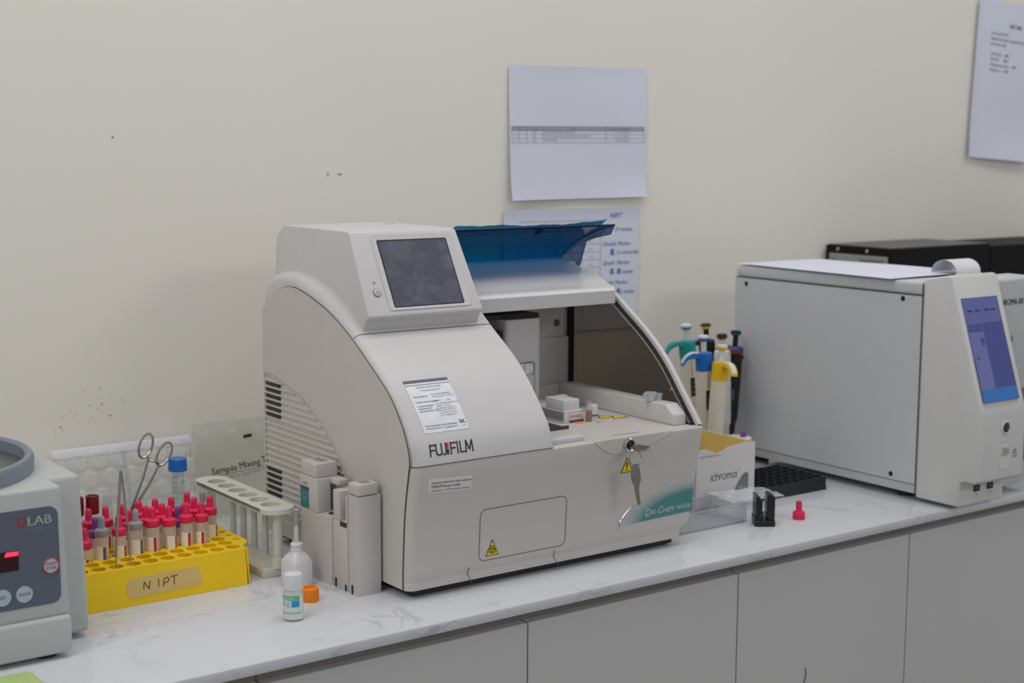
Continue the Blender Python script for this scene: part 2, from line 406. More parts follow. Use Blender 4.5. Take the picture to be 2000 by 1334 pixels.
# seam of the module front, and seam between curved cover and lower housing
yz = P_at(s_of_z(.305))
MB().tube([(x, yz[0]-0.0001, yz[1]+0.0001) for x in (0.0135, 0.05, 0.12, XM)]+[], 0.0005, 6).build('panel_gap', SEAM, AN)
q = [(0.0004+0.0135*(1-math.cos(math.pi/2*k/6)), *[(a+b*0) for a, b in zip(inset([P_at(s_of_z(.305)-0.002)[:2], yz[:2], P_at(s_of_z(.305)+0.002)[:2]], 0.0135*(1-math.sin(math.pi/2*k/6)))[1], (0, 0))]) for k in range(7)]
MB().tube(q, 0.0005, 6).build('panel_gap', SEAM, AN)
mb = MB(); pts = []
for cx, cy, r, a in ((0.011, -.0095+.0112, 0.0112, 180),):
    for k in range(6): t = R(a+90*k/5); pts.append((cx+r*math.cos(t), cy+r*math.sin(t), .1636))
pts.append((XM, -.0097, .1636)); MB().tube(pts, 0.0006, 6).build('panel_gap', SEAM, AN)
# ---- head with the screen
HB = [(.135, .296), (.1300, .310), (.1255, .319), (.1185, .3245), (.1180, .3275), (.1722, .4265), (.178, .4285), (.345, .4285), (.366, .412), (.3663, .296)]
def head_x(z, s): return (0.0165+(z-.296)*0.045) if s < 0 else (0.1905-(z-.296)*0.062)
mb = MB(); _, fs = mb.poly_solid([[(head_x(z, s), y, z) for y, z in HB] for s in (-1, 1)])
mb.bevel(fs, 0.0062, 4, ang=20); mb.build('screen_head', WHITE, AN, ang=24)
A0 = Vector((0, .1180, .3275)); A1 = Vector((0, .1722, .4265)); bd = (A1-A0).normalized()
A0 = A0 + Vector((1, 0, 0)).cross(bd)*0.0003
bez = frame(A0, (1, 0, 0), bd)      # u = x, v along the tilted face, h outward
mb = MB()
o_ = rrect(.0505, .1725, .0055, .1085, .004, 4); i_ = rrect(.0585, .1625, .0095, .1010, .002, 4)
mb.poly_solid([[tuple(bez(u, v, h)) for u, v in L] for L, h in ((o_, -.001), (o_, .0009), (i_, .0003), (i_, -.002))], False, False)
mb.build('screen_bezel', WHITE, AN, ang=40)
MB().slab(rrect(.0580, .1630, .0090, .1015, .002, 4), bez, 0.0005).build('screen_border', BLACK, AN)
def screen_mat():
    m = bpy.data.materials.new('smudged_dark_screen'); m.use_nodes = True; nt = m.node_tree; b = nt.nodes['Principled BSDF']
    tc = nt.nodes.new('ShaderNodeTexCoord'); n = nt.nodes.new('ShaderNodeTexNoise'); n.inputs['Scale'].default_value = 42; n.inputs['Detail'].default_value = 6; n.inputs['Distortion'].default_value = 0.6
    nt.links.new(tc.outputs['Object'], n.inputs['Vector'])
    r = nt.nodes.new('ShaderNodeValToRGB'); r.color_ramp.elements[0].position = 0.46; r.color_ramp.elements[1].position = 0.9
    r.color_ramp.elements[0].color = rgb(74, 79, 93); r.color_ramp.elements[1].color = rgb(108, 113, 127)
    nt.links.new(n.outputs['Fac'], r.inputs[0]); nt.links.new(r.outputs[0], b.inputs['Base Color']); b.inputs['Roughness'].default_value = 0.4; return m
MB().slab(rrect(.0595, .1612, .0102, .0995, .0008, 3), bez, 0.0008).build('touchscreen', screen_mat(), AN)
PB = MB().lathe([(0, .0016), (.0042, .0016), (.0048, .0012), (.0048, .0002)], 24, Matrix.Translation(bez(.0385, .0305)) @ Matrix((Vector((1, 0, 0)), bd, Vector((1, 0, 0)).cross(bd))).transposed().to_4x4()).build('power_button', WHITE, AN)
fnb = frame(bez(.0385, .0305, .0017), (1, 0, 0), bd)
def arcpts(r, a0, a1, n, cx=0, cy=0): return [(cx+r*math.cos(R(a0+(a1-a0)*k/n)), cy+r*math.sin(R(a0+(a1-a0)*k/n))) for k in range(n+1)]
strokes('power_symbol', [arcpts(.0019, 125, 415, 14), [(0, .0006), (0, .0024)]], fnb, GREYINK, PB, .0005, .0001)
strokes('button_ring', [arcpts(.0051, 0, 360, 28)], fnb, GREYINK, PB, .0006, -.0009)
MB().slab(arcpts(.0014, 0, 330, 11, .0385, .0445), bez, .0008).build('power_light', mat('led_green', rgb(150, 165, 40), 0.4), AN)
MB().bx(.155, .169, .30, .304, .4283, .4287).build('top_slot', SEAM, AN)
# ---- right side: roof, back housing, hood
RF = catmull([(.1565, .3335), (.1615, .339), (.172, .3425), (.205, .3555), (.247, .3625), (.278, .3685), (.305, .370), (.33, .3665), (.35, .3585), (.366, .345)], 4)
mb = MB(); mb.prism(RF+[(.366, .163), (.272, .163), (.272, .318), (.1565, .3155)], XM-0.004, 0.4445, 'x', 0)
mb.build('roof_housing', mat('roof_gloss_plastic', rgb(207, 205, 205), .32, var=.012, coat=.7), AN, ang=24)
mb = MB(); mb.prism([p for p in RF if p[0] > .262]+[(.366, .163), (.300, .163), (.300, .345), (.264, .345)], 0.4445, 0.4585, 'x'); mb.build('rear_corner', WHITE2, AN, ang=24)
HD = catmull([(-.0065, .1655), (.0078, .1832), (.0288, .2083), (.0618, .2466), (.0986, .2781), (.1405, .306), (.1883, .3353), (.2554, .36), (.2955, .3672), (.33, .366)], 5)
SMOKE = clear('smoked_side_window', (0.42, 0.39, 0.36, 1), (0.11, 0.10, 0.09, 1), 0.10, 0.15, 0.10)
MB().prism([(a+0.001, b-0.001) for a, b in HD]+[(.33, .164), (-.004, .164)], .4565, .4585, 'x').build('smoked_window', SMOKE, AN, ang=20)
hi = inset(HD, 0.0052)
mb = MB()
for x0, x1 in ((.4555, .4625),):
    mb.poly_solid([[(x0, a, b) for a, b in HD], [(x1, a, b) for a, b in HD], [(x1, a, b) for a, b in hi], [(x0, a, b) for a, b in hi]], False, False, closed=False)
    mb.poly_solid([[(x0, a, b) for a, b in hi], [(x0, a, b) for a, b in HD]], False, False, closed=False)
mb.build('window_rim', WHITE, AN, ang=24)
hi2 = inset(HD, 0.0140)
MB().tube([(.4552, a, b) for a, b in hi2[2:38]], 0.0006, 6).build('window_inner_edge', clear('clear_edge', (.9, .9, .9, 1), (.8, .8, .8, 1), .6), AN)
hi3 = inset(HD, 0.0085)
DKG = mat('dark_gasket', rgb(58, 54, 50), 0.6)
mb = MB(); mb.poly_solid([[(.4556, a, b) for a, b in hi], [(.4552, a, b) for a, b in inset(HD, .0115)]], False, False, closed=False); mb.build('window_gasket', DKG, AN)
MB().bx(.4495, .4555, .262, .272, .17, .318).build('corner_gasket', BLACK, AN)
MB().lathe([(0, .0015), (.0022, .0013), (.003, 0)], 14, Matrix.Translation((.4562, .0500, .2050)) @ Matrix.Rotation(R(-90), 4, 'Y')).build('window_screw', STEEL, AN)
# interior
MB().lathe([(0, .0004), (.0052, .0006), (.0058, 0)], 18, Matrix.Translation((.4304, .2720, .2765)) @ Matrix.Rotation(R(90), 4, 'X')).build('wall_plug', mat('plug_grey', rgb(92, 88, 83), .6), AN)
MB().bx(XM, .452, .2685, .272, .164, .256, .0008, 1).build('inner_back_panel', WHITE2, AN)
MB().bx(XM, .452, .262, .2688, .164, .187, .001, 1).build('inner_ledge', WHITE, AN)
mb = MB(); mb.prism(rrect(.286, .347, .200, .262, .006, 4), .164, .2965, 'z'); MECH = mb.build('sampler_column', WHITE, AN)
mb = MB(); mb.prism([(.262, .215), (.347, .206), (.347, .262), (.262, .262)], .2965, .303, 'z'); mb.build('column_cap', DKG, AN)
MB().bx(.2665, .2858, .208, .25, .244, .268, .0006, 1).build('motor_block', mat('interior_grey', rgb(165, 160, 152), .5), AN)
MB().bx(.2665, .2858, .207, .25, .268, .281, .0006, 1).build('motor_connector', BLACK, AN)
MB().bx(.270, .286, .206, .25, .234, .244).build('motor_bracket', BLACK, AN)
fc = FRONT(.1998)
MB().slab(rrect(.309, .3325, .217, .2355, .0025, 4), fc, .0006).build('instruction_label', mat('label_white', rgb(228, 232, 236), .5), AN)
strokes('label_outline', [rrect(.309, .3325, .217, .2355, .0025, 4)+[(.3325, .2195)]], fc, INK, AN, .0008, .0008)
strokes('label_diagram', [rrect(.3155, .3355, .176, .2345, .003, 4), [(.3265, .232), (.3305, .232)], [(.3265, .222), (.3305, .222)], [(.318, .233), (.318, .222)]], fc, GREYINK, AN, .0006, .0006)
MB().slab([(.320, .215), (.3222, .215), (.3222, .210), (.3236, .210), (.3211, .2055), (.3186, .210), (.32, .210)], fc, .0006).build('arrow_mark', INK, AN)
# deck fittings
mb = MB(); mb.prism([(.012, .1632), (.0135, .178), (.030, .1905), (.262, .1895), (.264, .1632)], .428, .4515, 'x', .0028, 3); mb.build('deck_ridge', WHITE, AN, ang=24)
MB().bx(.208, .268, .004, .022, .1630, .1705, .002, 3).build('deck_step', WHITE, AN)
MB().bx(.2335, .299, .079, .118, .1634, .1652, .0005, 1).build('slide_tray', mat('slide_tray_dark', rgb(52, 50, 46), .35), AN)
MB().bx(.233, .3, .0765, .0795, .1634, .168, .0008, 2).build('slide_tray_edge', mat('edge_metal', rgb(90, 84, 78), .3, .8), AN)
MB().bx(.4515, .456, .004, .022, .1636, .1645).build('hinge_pocket', BLACK, AN)
strokes('deck_slot', [[(.318, .008), (.362, .006)]], frame((0, 0, .1637), (1, 0, 0), (0, 1, 0)), GREYINK, AN, .001, .0003)
mb = MB(); mb.bx(.318, .35, .109, .205, .1634, .1805, .001, 2); FT = mb.build('tip_rack_base', mat('rack_cream', rgb(222, 214, 208), .5), AN)
MB().bx(.318, .346, .112, .152, .1806, .1945, .0012, 2).build('tip_rack_cover', mat('rack_cover', rgb(214, 214, 216), .35), AN)
MB().bx(.3178, .318, .112, .200, .166, .178).build('tip_rack_window', clear('clear_blueish', (.72, .76, .82, 1), (.6, .65, .72, 1), .25), AN)
text('tip_rack_print', [('A O I H L', .3275, .1705, .0048, 'LEFT', .01)], FRONT(.109), PALEINK, AN, .0004)
strokes('tip_rack_outline', [[(.326, .178), (.3485, .178)], [(.326, .178), (.3252, .176), (.3252, .166)]], FRONT(.109), PALEINK, AN, .0005)
MB().bx(.3265, .35, .1078, .109, .1634, .1665).build('tip_rack_foot', mat('slate_blue', rgb(55, 64, 82), .5), AN)
MB().bx(.333, .345, .0985, .107, .1634, .1643).build('orange_marker', mat('marker_orange', rgb(238, 138, 84), .5), AN)
for dx, dy in ((.0, .0), (.0155, -.0115)):
    fnd = frame((.3795+dx, .108+dy, .1637), (1, 0, 0), (0, 1, 0))
    MB().slab([(0, 0), (.0245, 0), (.0122, .019)], fnd, .0005).build('deck_warning_sticker', YELLOW_SIGN, AN)
    strokes('sticker_outline', [[(0, 0), (.0245, 0), (.0122, .019), (0, 0)], [(.0122, .006), (.0122, .012)]], fnd, INK, AN, .0009, .0006)
# ---- raised tinted lid
LIDM = clear('blue_tinted_lid', (0.075, 0.385, 0.61, 1), (0.0, 0.06, 0.13, 1), 0.12, 0.10, 0.10)
FLANGE = clear('grey_blue_lid_end', (0.40, 0.47, 0.60, 1), (0.05, 0.07, 0.10, 1), 0.10, 0.12)
LP = catmull([(.302, .3705), (.288, .383), (.262, .3975), (.222, .4125), (.181, .4245)], 6)
LI = inset(LP, -0.0022)
LID = MB().prism(LP+LI[::-1], .187, .4605, 'x').build('raised_lid', LIDM, AN, ang=24)
fl = [(p[0], p[1]) for p in LP]+[(.190, .4105), (.225, .4035), (.2445, .3975), (.259, .3615), (.296, .3665)]
MB().prism(fl, .4605, .4625, 'x').build('lid_end', FLANGE, LID)
MB().prism(fl, .185, .187, 'x').build('lid_end', FLANGE, LID)
DKB = mat('lid_edge_dark', rgb(24, 36, 58), .3)
MB().tube([(.4625, a, b) for a, b in [(.181, .4245), (.190, .4105), (.225, .4035), (.2445, .3975), (.259, .3615), (.29, .368)]], .0007, 6).build('lid_edge', DKB, LID)
MB().tube([(x, .1805, .4246) for x in (.187, .3, .4625)], .0008, 6).build('lid_edge', DKB, LID)
MB().tube([(.4605, a, b-0.0052) for a, b in LP[5:-3]], .0006, 6).build('lid_edge', DKB, LID)
for x in (.192, .339): MB().bx(x-.004, x+.004, -.0065, .0065, -.0024, .0004, .0004, 1, Matrix.Translation((0, .196, .4165)) @ Matrix.Rotation(R(-20), 4, 'X')).build('lid_magnet', BLACK, LID)
# film peeling off the lid's upper edge
fr = []
mb = MB(); random.seed(3)
def film(u, v):
    x = .190+u*.262; b = .0022+.0012*math.sin(u*7.3+.6)+.0007*math.sin(u*23+1)+.0003*math.sin(u*71)+(.004 if u > .9 else 0)*(u-.9)*10
    return (x, .1835+(1-v)*.04+.0, .4262+v*b*(1 if v > .5 else .2)-(1-v)*.0135)
mb.grid(film, 60, 2); mb.build('protective_film', clear('bright_blue_film', (.10, .55, .80, 1), (.02, .36, .62, 1), .45, .25), LID)
# ---- prints on the analyzer
s_lab = s_of_z(.2005); lab = on_shell(.0, s_lab)
LABW = mat('label_white_glossy', rgb(232, 234, 240), .3)
def lab_local(u, v, h=0): return lab(.026+u, v, h)
mb = MB()
def g(u, v): return tuple(lab_local(u*.0635, v*.0745-.002, .0004))
mb.grid(g, 4, 14); mb.build('registration_label', LABW, AN)
mb = MB(); mb.grid(lambda u, v: tuple(lab_local(u*.0635, .0680+v*.0045, .0006)), 4, 2); mb.build('label_header', mat('label_header_grey', rgb(96, 99, 116), .5), AN)
ll = [('Анализатор биохимический автоматический', .0318, .0640, .0029, 'CENTER', .01), ('FUJI DRI-CHEM NX 500i', .0318, .0598, .0034, 'CENTER'), ('с принадлежностями', .0318, .0553, .0027, 'CENTER'),
      ('Производитель:', .004, .0470, .0028, 'LEFT', .012), ('ФУДЖИФИЛЬМ', .030, .0484, .0026), ('Корпорейшн', .031, .0452, .0026), ('FUJIFILM', .0485, .0488, .0026), ('Corporation', .0485, .0456, .0026),
      ('Страна происхождения:', .004, .0393, .0027, 'LEFT', .012), ('Япония', .030, .0393, .0027), ('Japan', .0485, .0393, .0027),
      ('Уполномоченный', .004, .0335, .0027, 'LEFT', .012), ('представитель', .004, .0300, .0027, 'LEFT', .012), ('производителя в РФ:', .004, .0265, .0027, 'LEFT', .012)]
for i, s_ in enumerate(['ООО «ФУДЖИФИЛЬМ Рус»', '123098, г. Москва,', 'Новинский бульвар, 8', 'тел. 8 (495) 797-34-72,', 'факс 8 (495) 797-34-73,', 'e-mail: info@fujifilm.ru']): ll.append((s_, .030, .0350-.0033*i, .0026))
ll += [('Регистрационное удостоверение', .004, .0062, .0028, 'LEFT', .012), ('№ РЗН 2017/6327 от 13 ноября 2017 г.', .004, .0024, .0027, 'LEFT', .01)]
text('label_print', ll, lab_local, mat('label_ink', rgb(118, 120, 132), .6), AN, .0007)
text('conformity_mark', [('EAC', .0575, .0062, .0072, 'CENTER', .02, 0, .62), ('012-2011', .0575, .0022, .0018, 'CENTER')], lab_local, INK, AN, .0007)
s_fj = s_of_z(.1735); fj = on_shell(.0262, s_fj)
fjl = {'F': [[(0, 0), (0, 1)], [(0, .93), (.62, .93)], [(0, .5), (.52, .5)]], 'U': [[(0, 1), (0, .25), (.08, .1), (.22, .05), (.42, .05), (.56, .1), (.64, .25), (.64, 1)]], 'J': [[(.42, 1), (.42, .22), (.36, .1), (.22, .05), (.05, .05)]],
       'I': [[(0, 0), (0, 1)]], 'L': [[(0, 1), (0, .06), (.5, .06)]], 'M': [[(0, 0), (.06, 1)], [(.08, .96), (.42, .2)], [(.42, .2), (.76, .96)], [(.78, 1), (.84, 0)]]}
paths = []; H = .0138
for ch, u0 in (('F', .0008), ('U', .0092), ('J', .0180), ('F', .0300), ('I', .0395), ('L', .0435), ('M', .0512)):
    for p in fjl[ch]: paths.append([(u0+a*.0118+b*.0006, b*H) for a, b in p])
strokes('maker_lettering', paths, fj, INK, AN, .0017, .0006)
MB().slab([(.0243, 0), (.0266, 0), (.0270, .0062), (.0247, .0062)], fj, .0006).build('maker_lettering', INK, AN)
MB().slab([(.0240, .0075), (.0271, .0068), (.0277, .0138), (.0248, .0138)], fj, .0006).build('lettering_accent', mat('logo_red', rgb(222, 44, 36), .5), AN)
def fy(z):
    for a, b in zip(lv, lv[1:]):
        if a[0] <= z <= b[0]: return a[1]+(b[1]-a[1])*(z-a[0])/(b[0]-a[0])
    return lv[-1][1]
fl_ = lambda u, v, h=0.0: Vector((u, fy(v)-h, v))
MB().slab([(.0222, .1300), (.0835, .1276), (.0845, .1440), (.0224, .1475)], fl_, .0004).build('address_sticker', mat('sticker_grey_white', rgb(228, 226, 223), .45), AN)
text('sticker_print', [('European Authorized Representative:', .0262, .1415, .0038, 'LEFT', .005), ('FUJIFILM Europe GmbH', .0258, .1366, .0042, 'LEFT', .012), ('Heesenstrasse 31, 40549 Düsseldorf, Germany', .0256, .1322, .0029, 'LEFT', .005)],
     lambda u, v, h=0.0: fl_(u, v-(u-.022)*.045, h), GREYINK, AN, .0007)
fp = rrect(.0995, .2327, .0335, .0985, .008, 5)
strokes('flap_gap', [fp+[fp[0]]], fl_, mat('panel_gap_soft', rgb(112, 100, 92), .8), AN, .0009, .0003)
strokes('base_gap', [[(.0842, .0118), (.0842, .0205), (.0855, .0285)]], lambda u, v, h=0.0: fl_(u, v, h+.0008), SEAM, AN, .001, .0004)
strokes('base_gap', [[(.2165, .0118), (.2165, .0205), (.2172, .0285)]], lambda u, v, h=0.0: fl_(u, v, h+.0008), SEAM, AN, .001, .0004)
MB().slab([(.1092, .0385), (.1288, .0385), (.119, .0592)], fl_, .0004).build('biohazard_border', INK, AN)
MB().slab([(.1106, .0394), (.1274, .0394), (.119, .0570)], fl_, .0006).build('biohazard_sign', YELLOW_SIGN, AN)
bio = [arcpts(.0026, a-135, a+135, 10, .119+.0026*math.cos(R(a)), .0455+.0026*math.sin(R(a))) for a in (90, 210, 330)]+[arcpts(.0022, 0, 360, 14, .119, .0455)]
strokes('biohazard_symbol', bio, fl_, INK, AN, .0009, .0009)
MB().slab([(.3195, .1160), (.3395, .1160), (.3290, .1365)], fl_, .0004).build('caution_border', INK, AN)
MB().slab([(.3212, .1170), (.3378, .1170), (.3290, .1342)], fl_, .0006).build('caution_sign', YELLOW_SIGN, AN)
MB().slab(rrect(.3281, .3299, .1225, .1305, .0008, 2), fl_, .0009).build('caution_symbol', INK, AN)
MB().slab(arcpts(.0011, 0, 330, 9, .3290, .1198), fl_, .0009).build('caution_symbol', INK, AN)
# scalloped recess around the lock: a shallow curved ledge
rc = catmull([(.272, .1628), (.288, .1500), (.305, .1435), (.325, .1425), (.348, .1460), (.378, .1530), (.405, .1628)], 6)
mb = MB(); mb.poly_solid([[(u, fy(v)-.0003, v) for u, v in rc], [(u, fy(min(.1628, v+.0013*0+.0))-.0014, v+.0004) for u, v in rc], [(u, fy(.162)-.0012, .1632) for u, v in rc]], False, False, closed=False)
mb.build('lock_recess', WHITE2, AN, ang=24)
lockM = Matrix.Translation((.3287, fy(.1535)-.001, .1535)) @ Matrix.Rotation(R(90), 4, 'X')
MB().lathe([(.0088, -.002), (.0088, .0035), (.0078, .0045), (.0066, .0040), (.0062, .0010), (0, .0006)], 24, lockM).build('lock_collar', CHROME, AN)
MB().lathe([(0, .0035), (.005, .0032), (.0058, .0020), (.0058, 0)], 20, lockM).build('lock_barrel', mat('dark_steel', rgb(84, 82, 80), .3, 1), AN)
# teal product plate
arcp = catmull([(.322, .0440), (.3255, .0525), (.340, .0660), (.365, .0795), (.395, .0885), (.425, .0935), (.4490, .0948)], 6)
def teal_mat():
    m = bpy.data.materials.new('teal_halftone_plate'); m.use_nodes = True; nt = m.node_tree; b = nt.nodes['Principled BSDF']
    tc = nt.nodes.new('ShaderNodeTexCoord'); sx = nt.nodes.new('ShaderNodeSeparateXYZ'); nt.links.new(tc.outputs['Object'], sx.inputs[0])
    def mth(op, a, bb=None, c=None):
        n = nt.nodes.new('ShaderNodeMath'); n.operation = op
        for i, q in enumerate((a, bb, c)):
            if q is None: continue
            if isinstance(q, (int, float)): n.inputs[i].default_value = q
            else: nt.links.new(q, n.inputs[i])
        return n.outputs[0]
    P = 0.0021
    fx = mth('SUBTRACT', mth('FRACT', mth('DIVIDE', sx.outputs[0], P)), 0.5); fz = mth('SUBTRACT', mth('FRACT', mth('DIVIDE', sx.outputs[2], P)), 0.5)
    mxd = mth('MAXIMUM', mth('ABSOLUTE', fx), mth('ABSOLUTE', fz))
    # printed density grows away from the arc towards the lower right corner of the plate
    dx = mth('DIVIDE', mth('SUBTRACT', .455, sx.outputs[0]), .125); dz = mth('DIVIDE', mth('SUBTRACT', sx.outputs[2], .042), .046)
    rr_ = mth('SQRT', mth('ADD', mth('MULTIPLY', dx, dx), mth('MULTIPLY', dz, dz)))
    rad = mth('MULTIPLY_ADD', rr_, -1.15, 1.36)
    f = mth('LESS_THAN', mxd, mth('MINIMUM', rad, 0.6))
    mx = nt.nodes.new('ShaderNodeMix'); mx.data_type = 'RGBA'; mx.inputs[6].default_value = rgb(205, 203, 199); mx.inputs[7].default_value = rgb(78, 142, 142)
    nt.links.new(f, mx.inputs[0]); nt.links.new(mx.outputs[2], b.inputs['Base Color']); b.inputs['Roughness'].default_value = .35; return m
MB().slab(arcp+[(.4500, .0940), (.4512, .0468), (.326, .0440)], fl_, .0006).build('product_plate', teal_mat(), AN)
MB().tube([tuple(fl_(u, v, .0006)) for u, v in [(.3235, .0405)]+arcp], .0011, 8).build('plate_trim', CHROME, AN)
TXT = mat('plate_lettering', rgb(214, 216, 210), .35)
text('product_lettering', [('D', .366, .0520, .0125, 'LEFT', .0, .25), ('RI-', .3755, .0520, .0090, 'LEFT', .0, .25, 1.1), ('C', .3878, .0520, .0125, 'LEFT', 0, .25), ('HEM', .3968, .0520, .0090, 'LEFT', 0, .25, 1.1), ('NX500i', .4215, .0528, .0082, 'LEFT', 0, .25, 1.02)], fl_, TXT, AN, .0010)
strokes('product_lettering', [[(.3655, .0513), (.3745, .0513)]], fl_, TXT, AN, .0006, .0010)

# ================================================================== keys in the analyzer lock
KY = thing('key_ring', 'pair of steel keys on a ring, one turned in the analyzer lock', 'keys', (.3287, fy(.1535)-.001, .1535))
BR = mat('nickel_key', rgb(172, 164, 150), .32, 1.0, var=.1)
MB().bx(-.0007, .0007, -.014, -.0022, -.0038, .0012, .0003, 1).build('key_shank', BR, KY)
kb = [(-.0115, -.0085), (-.034, -.0100), (-.0375, -.006), (-.0375, .003), (-.034, .0072), (-.0115, .0055)]
mb = MB(); mb.prism(kb, -.0010, .0010, 'x', .0004, 1)
k1 = mb.build('key_bow', BR, KY); k1.rotation_euler = (0, R(78), 0)
ring = [(-.0095+.0095*math.cos(2*math.pi*k/28), -.025+.0015*math.sin(2*math.pi*k/28), -.0125+.0102*math.sin(2*math.pi*k/28)) for k in range(28)]
MB().tube(ring, .0007, 8, closed=True).build('split_ring', STEEL, KY)
hk = [(.000, -.020), (-.0050, -.0225), (-.0060, -.036), (-.0048, -.0425), (-.0022, -.047), (-.0012, -.058), (.0008, -.0735), (.0034, -.0755), (.0056, -.0735), (.0058, -.069), (.0047, -.067), (.0058, -.0645), (.0043, -.0615), (.0055, -.0585), (.0047, -.055), (.0068, -.047), (.0096, -.0425), (.0092, -.030), (.0075, -.0215), (.0035, -.0195)]
mb = MB(); mb.prism(hk, -.0012, .0008, 'y', .0003, 1); h1 = mb.build('hanging_key', BR, KY); h1.location = (-.0135, -.0235, -.001); h1.rotation_euler = (0, R(-7), 0)

# ================================================================== small cup, bottles and parts lying on the analyzer deck
CLR = clear('clear_plastic', (.90, .91, .92, 1), (.82, .84, .86, 1), .16, .12)
CLR2 = clear('milky_plastic', (.86, .88, .88, 1), (.80, .82, .82, 1), .42, .3)
o = thing('sample_cup', 'small clear plastic sample cups standing on the analyzer deck ridge', 'cup', (.4315, .0635, .1906))
MB().lathe([(0, 0), (.006, 0), (.0075, .010), (.0082, .0102), (.0082, .0112), (.0068, .0112), (.0055, .001), (0, .001)], 18).build('cup', CLR2, o)
MB().lathe([(0, 0), (.0052, 0), (.0062, .0085), (.0052, .0085), (.0046, .001), (0, .001)], 16, Matrix.Translation((.0125, -.0015, 0))).build('cup', CLR2, o)
MB().bx(-.0105, -.0092, -.004, .004, 0, .0105).build('tab', CLR2, o)
o = thing('reagent_bottle', 'tiny amber bottle on the analyzer deck beside the tip rack', 'bottle', (.3555, .1035, .1636))
AMB = clear('amber_plastic', (.75, .42, .10, 1), (.42, .22, .04, 1), .4, .2)
MB().lathe([(0, 0), (.0043, 0), (.0043, .0150), (0, .0150)], 14).build('liquid', AMB, o)
MB().lathe([(.0046, .0), (.0046, .022), (.0036, .025), (.0036, .027), (0, .027)], 14).build('glass', CLR, o)
o = thing('white_spool', 'short white plastic cylinder on the analyzer deck behind the warning stickers', 'fitting', (.374, .118, .1636))
MB().lathe([(0, 0), (.0072, 0), (.0072, .017), (.0060, .0195), (0, .0195)], 20).build('barrel', mat('fitting_white', rgb(215, 215, 216), .4), o)
MB().lathe([(.0074, .004), (.0078, .004), (.0078, .006), (.0074, .006)], 20).build('collar', GREYINK, o)
o = thing('cuvette', 'clear upright cuvette behind the tip rack on the analyzer deck', 'cuvette', (.3535, .160, .1636))
MB().bx(-.0065, .0065, -.005, .005, 0, .0285, .0008, 2).build('body', CLR2, o)
o = thing('loose_tip', 'clear pipette tip lying on the analyzer deck in front of the stickers', 'pipette tip', (.364, .092, .1660))
MB().cyl((-.006, -.004, 0), (.006, .003, -.0003), .0022, .0013, 12).build('cone', CLR2, o)
MB().cyl((-.0085, -.0055, 0), (-.006, -.004, 0), .0025, .0025, 12).build('collar', CLR2, o)

